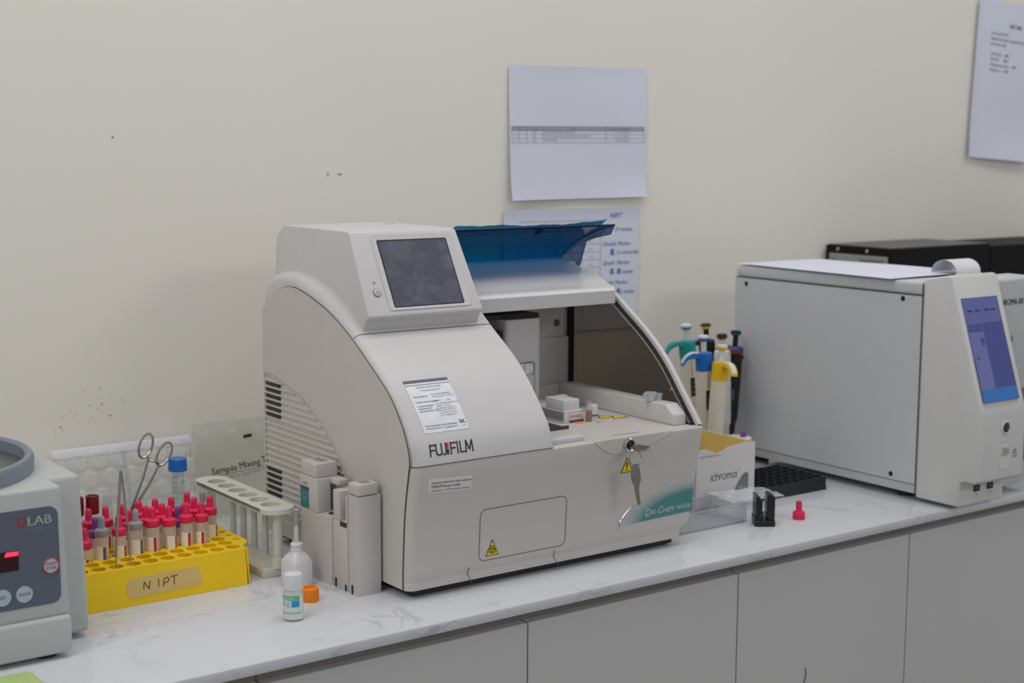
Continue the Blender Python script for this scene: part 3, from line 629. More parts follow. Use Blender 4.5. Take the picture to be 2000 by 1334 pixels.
# ================================================================== two cartridge towers by the analyzer
TW = mat('tower_grey_plastic', rgb(202, 197, 194), .42, var=.015, bump=.02)
def tower(loc, label, front):
    t = thing('cartridge_holder', label, 'cartridge holder', loc, 0, 'cartridge holders beside the analyzer')
    w, d = .0345, .0585
    # body outline in (y,z): y grows to the back
    if front:
        MB().prism(rrect(0, w, 0, .0235, .0035, 3), 0.0, .1215, 'z').build('body', TW, t)
        MB().bx(0, w, .0235, d, 0, .0845, .0008, 2).build('rear_body', TW, t)
        MB().prism([(0, .122), (0, .1365), (.0235, .1365), (.0235, .122)], .001, w-.0045, 'x', .0022, 3).build('head_block', TW, t)
        MB().bx(.010, w-.012, .006, .0185, .1364, .1369).build('head_slot', mat('slot_grey', rgb(150, 146, 142), .5), t)
        MB().bx(0.0002, .0035, .0245, .0285, .0845, .118, .0006, 1).build('guide_post', TW, t)
        MB().bx(.006, .013, .030, .039, .0845, .1135, .001, 2).build('needle_block', TW, t)
        MB().lathe([(.0085, .112), (.0085, .1155), (.0062, .1155), (.0062, .112)], 18, Matrix.Translation((.0165, .033, 0))).build('needle_collar', WHITE, t)
        MB().cyl((.0165, .033, .083), (.0165, .033, .1125), .0042, seg=14).build('needle_tube', CLR2, t)
        MB().bx(.0002, w-.006, .0425, .0585, .0845, .121, .0015, 2).build('rear_post', TW, t)
        MB().bx(.0235, w-.002, .024, .0425, .0846, .121).build('back_plate', WHITE2, t)
        MB().bx(-.0003, .0012, .0245, .0405, .0790, .0846).build('groove', DKG, t)
        for y, z, h in ((.0125, .012, .010), (.028, .0085, .006), (.052, .012, .006)):
            MB().prism(rrect(y-.0022, y+.0022, 0.0005, z, .0018, 3), -.0004, .001, 'x').build('foot_slot', BLACK, t)
        MB().cyl((.019, .0005, .1228), (.019, .004, .1228), .0006).build('dimple', DKG, t)
    else:
        MB().prism(rrect(0, w, 0, .0760, .003, 3), 0, .0845, 'z').build('body', TW, t)
        MB().prism([(.031, .0848), (.031, .127), (.076, .127), (.076, .0848)], 0, .0185, 'x', .0008, 2).build('label_block', TW, t)
        MB().prism([(.036, .127), (.036, .1455), (.0745, .1455), (.0745, .127)], .0006, w-.003, 'x', .002, 3).build('head_block', TW, t)
        MB().prism([(.012, .120), (.012, .127), (.076, .127), (.076, .120)], .0185, w-.0005, 'x', .001, 2).build('shelf', TW, t)
        MB().bx(.0285, w-.0008, .012, .075, .0848, .120).build('back_plate', TW, t)
        MB().bx(.011, w-.012, .045, .067, .1454, .1459).build('head_slot', mat('slot_grey', rgb(150, 146, 142), .5), t)
        lf = frame((0, 0, 0), (0, -1, 0), (0, 0, 1))
        MB().slab([(-.0745, .086), (-.0535, .086), (-.0535, .1125), (-.0745, .1125)], lf, .0005).build('teal_label', mat('teal_print', rgb(48, 124, 128), .5), t)
        MB().slab([(-.0745, .1085), (-.0535, .1085), (-.0535, .1125), (-.0745, .1125)], lf, .0007).build('label_band', mat('label_slate', rgb(74, 76, 90), .5), t)
        text('label_print', [('0', -.0640, .0935, .0085, 'CENTER', .02)], lf, mat('print_white', rgb(220, 222, 220), .5), t, .0009)
        text('tower_print', [('1.5 M', -.0635, .1150, .0052, 'CENTER', .01)], lf, PALEINK, t, .0006)
        MB().lathe([(0, 0), (.0055, 0), (.0055, .0006), (0, .0006)], 16, Matrix.Translation((.0145, .019, .0847))).build('floor_hole', DKG, t)
    return t
tower((-.0385, .0535, 0), 'grey plastic cartridge holder with a needle slot, standing nearest the analyzer front corner', True)
tower((-.0415, .1130, 0), 'grey plastic cartridge holder with a teal label, behind the one with the needle slot', False)

# ================================================================== white tube stand
RK = thing('tube_stand', 'white plastic test tube stand with empty holes between the yellow rack and analyzer', 'tube stand', (-.0735, .186, 0))
RW = mat('stand_white', rgb(216, 216, 206), .35, var=.02)
MB().prism(rrect(-.0225, .0225, 0, .200, .0035, 4), 0, .0105, 'z', .0012, 2).build('base_plate', RW, RK)
mb = MB(); hy = [.022+.0312*k for k in range(6)]
plate_holes(mb, [0], hy, .045, .0312, .0125, .0815, .0875, 20)
for y0, sg in ((hy[0]-.0156, -1), (hy[-1]+.0156, 1)):
    mb.prism([(.0225*math.cos(R(a)), y0+sg*.0195*math.sin(R(a))) for a in range(0, 181, 15)], .0815, .0875, 'z')
bmesh.ops.remove_doubles(mb.bm, verts=mb.bm.verts, dist=1e-6)
mb.build('top_plate', RW, RK, ang=40)
for y in (hy[0]-.018, hy[-1]+.018): MB().cyl((0, y, .0105), (0, y, .0816), .0062, .0058, 18).cyl((0, y, .0105), (0, y, .0225), .0085, .0085, 18).build('end_pillar', RW, RK)
for k in range(5): MB().cyl((.0155, hy[k]+.0156, .0105), (.0155, hy[k]+.0156, .0816), .0042, .0042, 12).build('drying_peg', RW, RK)
MB().cyl((.030, .012, 0), (.030, .012, .0785), .0055, .005, 14).cyl((.030, .012, 0), (.030, .012, .003), .0085, seg=14).build('side_peg', RW, RK)

# ================================================================== yellow tube rack
YR = mat('rack_yellow', rgb(246, 206, 8), .42, var=.03, scale=25, bump=.02)
YK = thing('yellow_tube_rack', 'bright yellow tube rack with a taped handwritten label, full of capped tubes', 'tube rack', (-.2289, .236, 0))
px = .0213; xs = [(-4.5+k)*px for k in range(10)]; ys = [(-2+k)*px for k in range(5)]
HX, HY = px*5, px*2.5
mb = MB(); plate_holes(mb, xs, ys, px, px, .0089, .0300, .0455, 16)
bmesh.ops.remove_doubles(mb.bm, verts=mb.bm.verts, dist=1e-6); mb.build('hole_plate', YR, YK, ang=50)
for sgn in (-1, 1):
    y = sgn*HY
    MB().prism([(y, .0455), (y+sgn*.0022, .0455), (y+sgn*.0075, 0), (y+sgn*.0055, 0)], -HX, HX, 'x', .0005, 1).build('side_wall', YR, YK)
    x = sgn*HX
    MB().prism([(x, .0455), (x+sgn*.002, .0455), (x+sgn*.004, 0), (x+sgn*.002, 0)], -HY-.0055, HY+.0055, 'y', .0005, 1).build('end_wall', YR, YK)
mb = MB(); plate_holes(mb, [HX+.0095], [(-.5+k)*.0205 for k in range(4)], .0180, .0205, .0045, .0425, .0452, 8); mb.prism([(HX+.0005, -.0205), (HX+.0185, -.0205), (HX+.0125, -.0335), (HX+.0005, -.0445)], .0425, .0452, 'z')
mb.build('carry_tab', YR, YK, ang=50)
MB().bx(-HX, HX, -HY, HY, .012, .0135).build('lower_plate', YR, YK)
TP = mat('masking_tape', rgb(222, 190, 120), .7, var=.04, scale=80, bump=.1)
def tf(u, v, h=0.0): return Vector((u, -HY-.0075+(v)*(.0053/.0455)-h, v))
tp = [(-.0455, .0305), (-.040, .0325), (.02, .0332), (.0425, .0335), (.0448, .030), (.0455, .021), (.0462, .0125), (.035, .0108), (-.035, .0092), (-.0435, .0092), (-.046, .0125), (-.0475, .021)]
MB().slab(tp, tf, .0005).build('tape_label', TP, YK)
strokes('handwriting', [[(-.0270, .0172), (-.0258, .0258), (-.0205, .0172), (-.0185, .0262)], [(-.0085, .0175), (-.0078, .0262)], [(-.0025, .0168), (-.001, .0258), (.003, .0268), (.0052, .0245), (.0035, .0215), (-.0015, .0205)], [(.0075, .0268), (.0165, .0275)], [(.0118, .0270), (.0112, .0172)]], tf, INK, YK, .0009, .0008)

# ------------------------------------------------------------------ capped sample tubes in the yellow rack
PINK = mat('cap_pink', rgb(228, 34, 88), .4, var=.03); GREYC = mat('cap_grey', rgb(150, 152, 158), .4); PURP = mat('cap_purple', rgb(128, 66, 150), .4)
TUBE = clear('frosted_tube', (.97, .93, .88, 1), (.90, .82, .74, 1), .45, .35)
LABP = mat('tube_label', rgb(246, 240, 232), .6); LABR = mat('tube_label_red', rgb(200, 40, 44), .6)
capp = [(0, .0245), (.0025, .0243), (.0037, .0228), (.0040, .0205), (.0042, .0105), (.0070, .0090), (.0085, .0080), (.0086, .0012), (.0080, 0), (0, 0)]
def make_tube(name, cm, mark):
    t = thing(name, 'x', 'sample tube')
    MB().lathe([(0, -.040), (.004, -.039), (.0066, -.033), (.0074, -.02), (.0078, .0275), (.0065, .0275), (0, .0275)], 18).build('tube', TUBE, t)
    MB().lathe([(r, z+.0262) for r, z in capp], 20).build('cap', cm, t)
    # curved paper label facing the front left
    mb = MB(); rad = .0080
    mb.grid(lambda u, v: (rad*math.sin(-1.1+1.9*u-.55), -rad*math.cos(-1.1+1.9*u-.55), -.006+v*.021), 8, 1); mb.build('paper_label', LABP, t)
    mb = MB(); rad = .0082
    mb.grid(lambda u, v: (rad*math.sin(.15*mark-.30+.42*u), -rad*math.cos(.15*mark-.30+.42*u), -.005+v*.0195), 3, 1); mb.build('label_stripe', LABR if cm is not GREYC else GREYINK, t)
    return t
protos = {'p': make_tube('sample_tube', PINK, 0), 'g': make_tube('sample_tube', GREYC, 1), 'v': make_tube('sample_tube', PURP, 2)}
used = set()
# (cap colour, column from the right, row from the front, height of the tube, turn, label)
TB = [('g', 7, 2, 0, -.1, 'grey-capped sample tube left of the tweezers in the yellow rack'),
      ('p', 6, 2, -.002, .7, 'pink-capped sample tube directly behind the tweezers'),
      ('g', 5, 2, .002, .4, 'grey-capped sample tube just right of the tweezers'),
      ('p', 4, 2, .002, 0, 'pink-capped sample tube right beside the grey-capped tube near the tweezers'),
      ('p', 3, 2, 0, .9, 'pink-capped tube with red stripe, fourth pink from the right, front row'),
      ('p', 1.95, 2, .001, .1, 'pink-capped sample tube in front of the tall blue-capped tube'),
      ('p', 1, 2, -.001, -.2, 'pink-capped sample tube at the right end of the front row of tubes'),
      ('p', 0, 3, 0, .9, 'rightmost pink-capped sample tube in the yellow rack'),
      ('p', 7, 4, 0, 0, 'pink-capped sample tube behind the left grey-capped tube'),
      ('p', 6, 4, 0, .2, 'pink-capped sample tube below the clear glass tube at the left'),
      ('v', 7, 3, -.006, 0, 'purple-capped sample tube behind the tweezers'),
      ('p', 5, 4, 0, .3, 'pink-capped sample tube under the closed forceps tips, back row'),
      ('p', 5, 3, -.003, 0, 'pink-capped sample tube behind the grey-capped tube near the tweezers'),
      ('p', 4, 4, .001, .5, 'pink-capped sample tube in the back row right of the forceps'),
      ('p', 4, 3, -.001, .1, 'pink-capped sample tube in the second row right of the forceps'),
      ('p', 3, 4, .001, .5, 'pink-capped sample tube in the middle of the back row'),
      ('p', 3, 3, -.001, .1, 'pink-capped sample tube in the second row, middle of the yellow rack'),
      ('p', 2, 4, .0, .5, 'pink-capped sample tube just left of the blue-capped tube, back row'),
      ('v', 2, 3, -.008, .5, 'purple-capped sample tube below the blue-capped tube'),
      ('p', 1, 4, .003, .5, 'tallest pink-capped sample tube right of the blue-capped tube'),
      ('p', 1, 3, .001, .1, 'pink-capped sample tube between two other pink caps right of the blue-capped tube'),
      ('g', 0, 4, .002, .1, 'grey-capped sample tube at the right rear of the yellow rack'),
      ('p', 8, 2, -.012, .1, 'pink-capped sample tube half hidden behind the centrifuge edge')]
for c, k, r, dz, rz, lb in TB:
    loc = (-.133-px*k, .1934+px*r, .046+dz+.0005)
    if c not in used:
        t = protos[c]; used.add(c); t.location = (loc[0], loc[1], loc[2]+T); t.rotation_euler = (0, 0, rz); t['label'] = lb; t['group'] = 'capped tubes in the yellow rack'
    else: copy_tree(protos[c], loc, rz, lb, 'capped tubes in the yellow rack')

# ------------------------------------------------------------------ green rack behind, with taller tubes
GR_ = mat('rack_green', rgb(40, 140, 80), .45)
GK = thing('green_tube_rack', 'green tube rack mostly hidden behind the yellow rack', 'tube rack', (-.20, .335, 0))
mb = MB(); plate_holes(mb, [(-3.5+k)*.024 for k in range(8)], [-.011, .011], .024, .022, .0098, .052, .0545, 14)
bmesh.ops.remove_doubles(mb.bm, verts=mb.bm.verts, dist=1e-6); mb.build('top_plate', GR_, GK, ang=50)
for x in (-.096, .096): MB().bx(x-.0015, x+.0015, -.022, .022, 0, .052).build('end_wall', GR_, GK)
MB().bx(-.096, .096, -.022, .022, .008, .010).build('lower_plate', GR_, GK)
GLASS = clear('clear_glass', (.93, .96, .94, 1), (.85, .9, .88, 1), .06, .03)
o = thing('falcon_tube', 'tall clear graduated tube with a bright blue screw cap', 'centrifuge tube', (-.1460, .324, .0175))
MB().lathe([(0, 0), (.003, .002), (.0082, .020), (.0086, .10), (.0074, .10), (.0070, .02), (0, .006)], 22).build('tube', GLASS, o)
MB().lathe([(0, .1175), (.0110, .1175), (.0118, .1165), (.0120, .1015), (.0088, .1010), (0, .1010)], 28).build('cap', mat('cap_blue', rgb(16, 108, 196), .4), o)
def cylfn(rad, a0): return lambda u, v, h=0.0: Vector(((rad+h)*math.sin(a0+u/rad), -(rad+h)*math.cos(a0+u/rad), v))
BP = mat('blue_print', rgb(60, 120, 190), .6)
text('scale_numbers', [(str(14-i), -.002, .093-.0068*i, .0045, 'LEFT', .01) for i in range(7)]+[('Dm', .0085, .0865, .0050, 'LEFT', .01)], cylfn(.0087, -.85), BP, o, .0002)
strokes('scale_marks', [[(-.0045, .094-.0034*i), (-.0022 if i % 2 else -.0010, .094-.0034*i)] for i in range(14)], cylfn(.0087, -.85), BP, o, .0005, .0002)
RED = mat('cap_dark_red', rgb(120, 10, 16), .5); STP = mat('stopper_grey', rgb(70, 68, 66), .6)
for (x, lb) in ((-.2600, 'red-capped blood tube beside the clear glass tube'), (-.2795, 'red-capped blood tube mostly hidden behind the centrifuge')):
    o = thing('blood_tube', lb, 'blood tube', (x, .324, .012), 0, 'red-capped blood tubes')
    MB().lathe([(0, 0), (.004, .001), (.0062, .006), (.0062, .0665), (0, .0665)], 16).build('tube', GLASS, o)
    MB().lathe([(0, .0880), (.0055, .0880), (.0055, .0895), (.0078, .0895), (.0080, .0880), (.0080, .0672), (.0064, .0665), (0, .0665)], 22).build('cap', RED, o)
    MB().lathe([(0, .0886), (.0052, .0886), (.0052, .0882)], 18).build('stopper', STP, o)
o = thing('glass_tube', 'open clear glass test tube beside the red-capped blood tube', 'glass tube', (-.2405, .324, .012))
MB().lathe([(0, 0), (.004, .001), (.0062, .006), (.0062, .0870), (.0068, .0885), (.0056, .0885), (.0054, .007), (0, .002)], 18).build('tube', GLASS, o)

# ------------------------------------------------------------------ forceps and tweezers standing in the racks
FC = thing('artery_forceps', 'steel artery forceps with two finger loops standing in the tube rack', 'forceps', (-.222, .318, .0556))
def fo(x, z, y=0.0): return (x, y, z)
def loop_ring(cx, cz, a, b, tilt):
    pts = []
    for k in range(26):
        t = 2*math.pi*k/26; x, z = a*math.cos(t), b*math.sin(t); pts.append((cx+x*math.cos(tilt)-z*math.sin(tilt), (cz-.06)*.04, cz+x*math.sin(tilt)+z*math.cos(tilt)))
    return pts
MB().tube(loop_ring(.0320, .1014, .0085, .0158, R(-20)), .0016, 8, closed=True).build('finger_loop', STEEL, FC)
MB().tube(loop_ring(.0560, .0880, .0085, .0158, R(-30)), .0016, 8, closed=True).build('finger_loop', STEEL, FC)
MB().tube([(.0355, .001, .0865), (.0265, .001, .060), (.012, .0, .028), (.0, 0, .0005)], [.0017, .0017, .0020, .0016], 8).build('arm', STEEL, FC)
MB().tube([(.0480, -.001, .0760), (.0340, -.001, .052), (.0155, .0, .026), (.002, -.001, .0008)], [.0017, .0017, .0020, .0016], 8).build('arm', STEEL, FC)
MB().tube([(.0345, .0, .0830), (.041, -.001, .0815), (.0480, 0, .0770)], .0016, 8).build('ratchet', STEEL, FC)
TZ = thing('tweezers', 'steel tweezers standing upright at the front of the yellow rack', 'tweezers', (-.2742, .1902, .0457))
for sg in (-1, 1):
    p = [(sg*.0088, .0022), (sg*.0070, .040), (sg*.0030, .085), (sg*.0004, .1125)]; w = [.0013, .0022, .0034, .0030]
    mb = MB(); mb.poly_solid([[(x-.0006, -ww, z-.0015), (x+.0006, -ww, z-.0015), (x+.0006, ww, z-.0015), (x-.0006, ww, z-.0015)] for (x, z), ww in zip(p, w)])
    mb.build('arm', STEEL, TZ)
MB().bx(-.0012, .0012, -.003, .003, .104, .1145, .0008, 2).build('joined_end', STEEL, TZ)

# ------------------------------------------------------------------ clear moulded tray leaning on the wall
TRAY = clear('thin_clear_tray', (.93, .94, .95, 1), (.80, .82, .84, 1), .22, .10)
o = thing('clear_tray', 'clear moulded plastic tray with round wells leaning on the wall behind the tubes', 'tray', (-.150, .470, .001))
o.rotation_euler = (R(-14), 0, 0)
def trayf(u, v):
    x = -.098+u*.196; z = v*.125; y = 0.0
    for cx in range(8):
        for r_ in range(5):
            xx = -.095+cx*.0290+(.0145 if r_ % 2 else 0); zz = .010+r_*.0245; d = math.hypot(x-xx, z-zz)
            if d < .0125 and abs(x) > .003: y = max(y, min(.010, (.0125-d)*5))
    return (x, -y, z)
MB().grid(trayf, 110, 70).build('well_sheet', TRAY, o, ang=60)
RIMW = mat('tray_rim_white', rgb(226, 227, 232), .35)
MB().box((0, 0, .1215), (.200, .004, .014), .0018, 2).build('rim', RIMW, o)
MB().box((0, -.001, .06), (.005, .004, .118), .0015, 2).build('rib', CLR2, o)
MB().box((.0985, 0, .06), (.004, .004, .118), .0015, 2).build('rim', CLR2, o)
# ------------------------------------------------------------------ plastic bag with print
BAG = clear('thin_poly_bag', (.88, .90, .86, 1), (.70, .71, .66, 1), .20, .12)
o = thing('plastic_bag', 'clear plastic zip bag printed with sample mixing tube lettering, behind the analyzer', 'bag', (.035, .500, .001))
def bagf(u, v, h=0.0):
    x = -.073+u*.146; z = v*.135
    y = .006*math.sin(u*7+v*3)*(1-v)-.010*(1-v)**2+.022*v+.0018*math.sin(u*23+v*17)
    return Vector((x, y-h, z))
MB().grid(lambda u, v: tuple(bagf(u, v)), 40, 36).build('film', BAG, o, ang=80)
MB().grid(lambda u, v: tuple(bagf(u, .87+.045*v, .0006)), 30, 2).build('zip_strip', CLR2, o)
bf = lambda u, v, h=0.0: bagf((u+.073)/.146, (v+u*.09)/.135, h+.001)
text('bag_print', [('Sample Mixing Tube', -.050, .0650, .0135, 'LEFT', .01)], bf, INK, o, .0005)
text('bag_small_print', [('in vitro diagnostic medical use', -.034, .0555, .0085, 'LEFT', .0)], bf, PALEINK, o, .0005)
strokes('bag_marks', [[(-.040, .0620), (.06, .0600)]], bf, GREYINK, o, .0008, .0005)
strokes('bag_marks', [[(.0075, .1085), (.018, .1085)]], bf, INK, o, .0045, .0005)
strokes('bag_marks', [[(-.002, .0165), (-.002, .0215)], [(.006, .014), (.009, .0205), (.0115, .0145), (.007, .0185)], [(.011, .019), (.0145, .0175)]], bf, INK, o, .0012, .0005)

# ================================================================== dropper bottle, vial and cap
o = thing('dropper_bottle', 'square white plastic dropper bottle with a thin nozzle beside the tube stand', 'bottle', (-.0735, .1405, 0), R(8))
MILK = mat('milky_polyethylene', rgb(222, 222, 224), .35, var=.01, sss=.25)
mb = MB()
def sq(h, r, z): return [(x, y, z) for x, y in rrect(-h, h, -h, h, r, 5)]
mb.poly_solid([sq(.0135, .004, 0), sq(.0150, .005, .0015), sq(.0150, .005, .030), sq(.0125, .006, .036), sq(.0078, .0074, .0425), sq(.0078, .0077, .0435)])
mb.build('body', MILK, o, ang=40)
MB().lathe([(.0076, .0432), (.0080, .044), (.0080, .0455), (.0070, .046), (.0070, .049), (.0076, .0495), (.0076, .0520), (.0062, .0535), (0, .0535)], 20).build('neck', MILK, o)
MB().lathe([(.0034, .0532), (.0028, .060), (.0024, .0715), (.0016, .0735), (0, .0740)], 14).build('nozzle', clear('milky_nozzle', (.9, .9, .9, 1), (.82, .83, .84, 1), .55, .3), o)
o = thing('reagent_vial', 'small clear vial with white cap and a green and blue label, nearest the counter edge', 'vial', (-.1395, .0255, 0))
MB().lathe([(0, 0), (.0105, 0), (.0116, .001), (.0118, .031), (.0105, .034), (.0085, .0355), (0, .0355)], 26).build('glass', clear('vial_glass', (.9, .92, .88, 1), (.78, .82, .76, 1), .35, .1), o)
MB().lathe([(.0092, .0352), (.0108, .036), (.0110, .0505), (.0102, .0535), (.0085, .0545), (0, .0545)], 26).build('cap', MILK, o)
vf = cylfn(.0119, -.6)
def wrap(name, u0, u1, v0, v1, mm, h=.0002):
    MB().grid(lambda a, b: tuple(vf(u0+(u1-u0)*a, v0+(v1-v0)*b, h)), 10, 1).build(name, mm, o)
wrap('label', -.0135, .0135, .0025, .0315, mat('vial_label', rgb(224, 232, 222), .5))
wrap('label_band', -.0135, .0085, .0250, .0305, mat('label_green', rgb(96, 190, 130), .5), .0004)
wrap('label_block', -.0005, .0085, .0172, .0245, mat('label_blue', rgb(40, 150, 220), .5), .0004)
wrap('label_line', -.0135, .0115, .0098, .0106, mat('label_blue', rgb(40, 150, 220), .5), .0004)
text('label_print', [('RE', -.0125, .0175, .0092, 'LEFT', .01, 0, 1, .011)], vf, mat('label_letters', rgb(150, 190, 232), .5), o, .0005)
text('label_print', [('FUJIFILM', -.0122, .0263, .0040, 'LEFT', .01)], vf, mat('print_white', rgb(220, 222, 220), .5), o, .0006)
strokes('label_print', [[(-.012, .0158-.0022*i), (.008-.003*(i % 2), .0158-.0022*i)] for i in range(3)]+[[(-.012, .0075), (-.003, .0075)], [(.002, .0075), (.009, .0075)], [(-.012, .005), (.006, .005)]], vf, mat('label_green', rgb(96, 190, 130), .5), o, .0007, .0005)
o = thing('orange_cap', 'loose orange screw cap lying on the worktop beside the vial', 'cap', (-.0912, .0745, 0))
OR = mat('cap_orange', rgb(255, 150, 20), .4)
MB().lathe([(.0080, .0165), (.0092, .0165), (.0099, .0155), (.0101, .001), (.0095, 0), (0, 0), (0, .012), (.0080, .012), (.0080, .0165)], 32).build('shell', OR, o)
mb = MB()
for k in range(32):
    a = 2*math.pi*k/32; mb.box((.0101, 0, .0078), (.0006, .0008, .012), 0, 1, Matrix.Rotation(a, 4, 'Z'))
mb.build('grip_ribs', OR, o)

# ================================================================== centrifuge on the left
CF = thing('centrifuge', 'pale grey benchtop centrifuge with a slate control panel and round lid', 'centrifuge', (-.535, .2, 0))
CG = mat('centrifuge_grey', rgb(186, 190, 188), .5, var=.015, bump=.05); OX, OY = .535, -.2
def cx(*p): return [(x+OX, y+OY, z) for x, y, z in p]
mb = MB(); mb.bx(-.70+OX, -.3875+OX, .047+OY, .33+OY, .006, .046, .004, 3); mb.build('base', CG, CF)
mb = MB(); _, fs = mb.poly_solid([cx((-.70, .0525, .045), (-.3872, .0525, .045), (-.3872, .30, .045), (-.70, .30, .045)), cx((-.69, .056, .1835), (-.3908, .056, .1835), (-.3908, .30, .1835), (-.69, .30, .1835))])
mb.bevel(fs, .004, 3); mb.build('front_housing', CG, CF)
mb = MB(); _, fs = mb.poly_solid([cx((-.72, .10, .006), (-.3488, .10, .006), (-.3488, .375, .006), (-.72, .375, .006)), cx((-.715, .1005, .183), (-.3548, .1005, .183), (-.3548, .37, .183), (-.715, .37, .183))])
mb.bevel(fs, .006, 3); mb.build('rear_housing', CG, CF)
RG = mat('lid_ring_grey', rgb(128, 138, 150), .45)
MB().lathe([(.152, .180), (.1575, .183), (.158, .197), (.1555, .2015), (.1515, .2025), (.1480, .1995), (.1470, .180)], 64, Matrix.Translation((0, .0056, 0))).build('lid_ring', RG, CF)
MB().lathe([(0, .188), (.1472, .188), (.1472, .184)], 64, Matrix.Translation((0, .0056, 0))).build('lid_window', clear('dark_lid_window', (.35, .37, .36, 1), (.075, .085, .082, 1), .85, .3), CF)
def cfp(u, v, h=0.0): return Vector((u+OX, .0525+(v-.045)*.0253+OY-h, v))
MB().slab(rrect(-.68, -.3965, .0605, .1635, .010, 6), cfp, .0008).build('control_panel', mat('panel_slate', rgb(92, 100, 114), .45), CF)
DR = mat('display_dark_red', rgb(52, 8, 12), .25)
MB().slab([(-.52, .1015), (-.4392, .1015), (-.4392, .1222), (-.52, .1222)], cfp, .0012).build('display', DR, CF)
LED = mat('led_red', rgb(255, 30, 50), .4, emit=(1.0, .02, .06, 1), estr=2.2)
MB().slab([(-.4535, .1172), (-.4400, .1172), (-.4392, .1212), (-.4515, .1215)], cfp, .0016).build('lit_segment', LED, CF)
text('maker_lettering', [('D', -.4385, .1462, .0135, 'LEFT', .012, 0, 1, .0092)], cfp, mat('logo_red2', rgb(206, 62, 50), .5), CF, .0011)
text('maker_lettering', [('LAB', -.4278, .1462, .0135, 'LEFT', .012, 0, 1, .0245)], cfp, mat('logo_pale', rgb(206, 214, 216), .5), CF, .0011)
text('maker_small_print', [('LABTECH', -.4280, .1395, .0052, 'LEFT')], cfp, mat('small_pale', rgb(130, 138, 150), .5), CF, .0011)
BTN = mat('button_pale', rgb(178, 190, 198), .45)
def button(u, v, r, ringm, words, wm):
    b = MB().slab(arcpts(r, 0, 348, 29, u, v), cfp, .0018).build('button', BTN, CF)
    if ringm: strokes('button_ring', [arcpts(r-.0004, 0, 360, 30, u, v)], cfp, ringm, b, .0013, .0021)
    text('button_print', [(w, u, v+dv, sz, 'CENTER', .01) for w, dv, sz in words], cfp, wm, b, .0021)
REDP = mat('button_red', rgb(196, 72, 66), .5); GP = mat('button_grey_print', rgb(130, 142, 152), .5)
button(-.4062, .1010, .0086, REDP, [('START', .0006, .0044), ('STOP', -.0040, .0044)], REDP)
button(-.4349, .0752, .0086, None, [('MODE', -.0012, .0044)], GP); button(-.4572, .0752, .0086, None, [('SET', -.0012, .0044)], GP)
for x in (-.66, -.41):
    for y in (.07, .34): MB().cyl((x+OX, y+OY, 0), (x+OX, y+OY, .007), .012, seg=16).build('foot', BLACK, CF)
o = thing('green_sponge', 'light green rounded pad on the worktop in front of the centrifuge', 'sponge', (-.4935, -.034, 0))
MB().box((0, 0, .009), (.088, .05, .018), .0085, 4).build('pad', mat('sponge_green', rgb(176, 202, 128), .85, var=.05, scale=90, bump=.5), o)
MB().box((0, 0, .0012), (.080, .042, .0024), .001, 1).build('underside', mat('sponge_dark', rgb(96, 140, 70), .9, bump=.6), o)

# ================================================================== papers on the wall
def sheet(name, label, x, z, w, h, curl, tilt=0.0):
    t = thing(name, label, 'paper', (x, WALL_Y-.001, z))
    t.rotation_euler = (0, tilt, 0)
    fn = lambda u, v, hh=0.0: Vector((u, -curl(u/w, v/h)-hh, v))
    mb = MB(); n = 26
    A = [[mb.bm.verts.new(fn(w*i/n, h*j/n, .0004)) for i in range(n+1)] for j in range(n+1)]
    for j in range(n):
        for i in range(n): mb.bm.faces.new((A[j][i], A[j][i+1], A[j+1][i+1], A[j+1][i]))
    mb.build('sheet', PAPER, t, ang=80); return t, fn
c1 = lambda a, b: .0012+.0065*max(0, 1-b*4)**2*(.35+abs(a-.45)*1.3)+.0045*max(0, 1-a*7)**2*(1-b)+.0016*(1+math.sin(a*5+b*6))*.5+.0050*max(0, (b-.9)*10)**2*(a*(1-a))
p1, f1 = sheet('notice_paper', 'white landscape sheet with a printed table, upper paper above the analyzer', .5318, .4452, .2958, .2195, c1, R(-.3))
tb = [(.004, .1205), (.2905, .1205), (.2905, .0945), (.004, .0945)]
MB().grid(lambda a, b: tuple(f1(.004+.2865*a, .1145+.006*b, .0012)), 20, 1).build('table_header', mat('table_grey', rgb(164, 166, 178), .7), p1)
strokes('table_lines', [[(.004+.0287*i, z), (.004+.0287*(i+1), z)] for z in (.1205, .1145, .108, .1012, .0945) for i in range(10) if (z != .0945 or i < 10)]+[[(x, .1205), (x, .0945)] for x in (.004, .0365, .0700, .2050, .2905)]+[[(.0195, .1145), (.0195, .0945)]], f1, PALEINK, p1, .0006, .0015)
tl = [('Sr. No', .013, .1160, .0042), ('Test Code', .043, .1160, .0042), ('Test Name', .125, .1160, .0042), ('Acceptable Indications for', .214, .1160, .0042)]
for i, (a, b, c) in enumerate([('1388', 'DOUBLE MARKER (FIRST TRIMESTER)', '11 to 13.6 Weeks'), ('1239', 'DOUBLE MARKER (FIRST TRIMESTER WITH IGENOMIX)', '11 to 13.6 Weeks'), ('1237', 'TRIPLE MARKER', '15 to 22.6 Weeks')]):
    z = .1098-.0066*i; tl += [(str(i+1), .010, z, .0044), (a, .047, z, .0044), (b, .0725, z, .0042, 'LEFT', 0, 0, .95), (c, .224, z, .0044)]
text('table_print', tl, f1, mat('faint_print', rgb(150, 152, 164), .7), p1, .0016)
c2 = lambda a, b: .0008+.0012*(1+math.sin(a*6+1))*.5+.003*max(0, b*8-7)**2
p2, f2 = sheet('handwritten_paper', 'white sheet with blue handwritten notes and a faint table, behind the blue lid', .5195, .220, .2945, .2105, c2, R(.35))
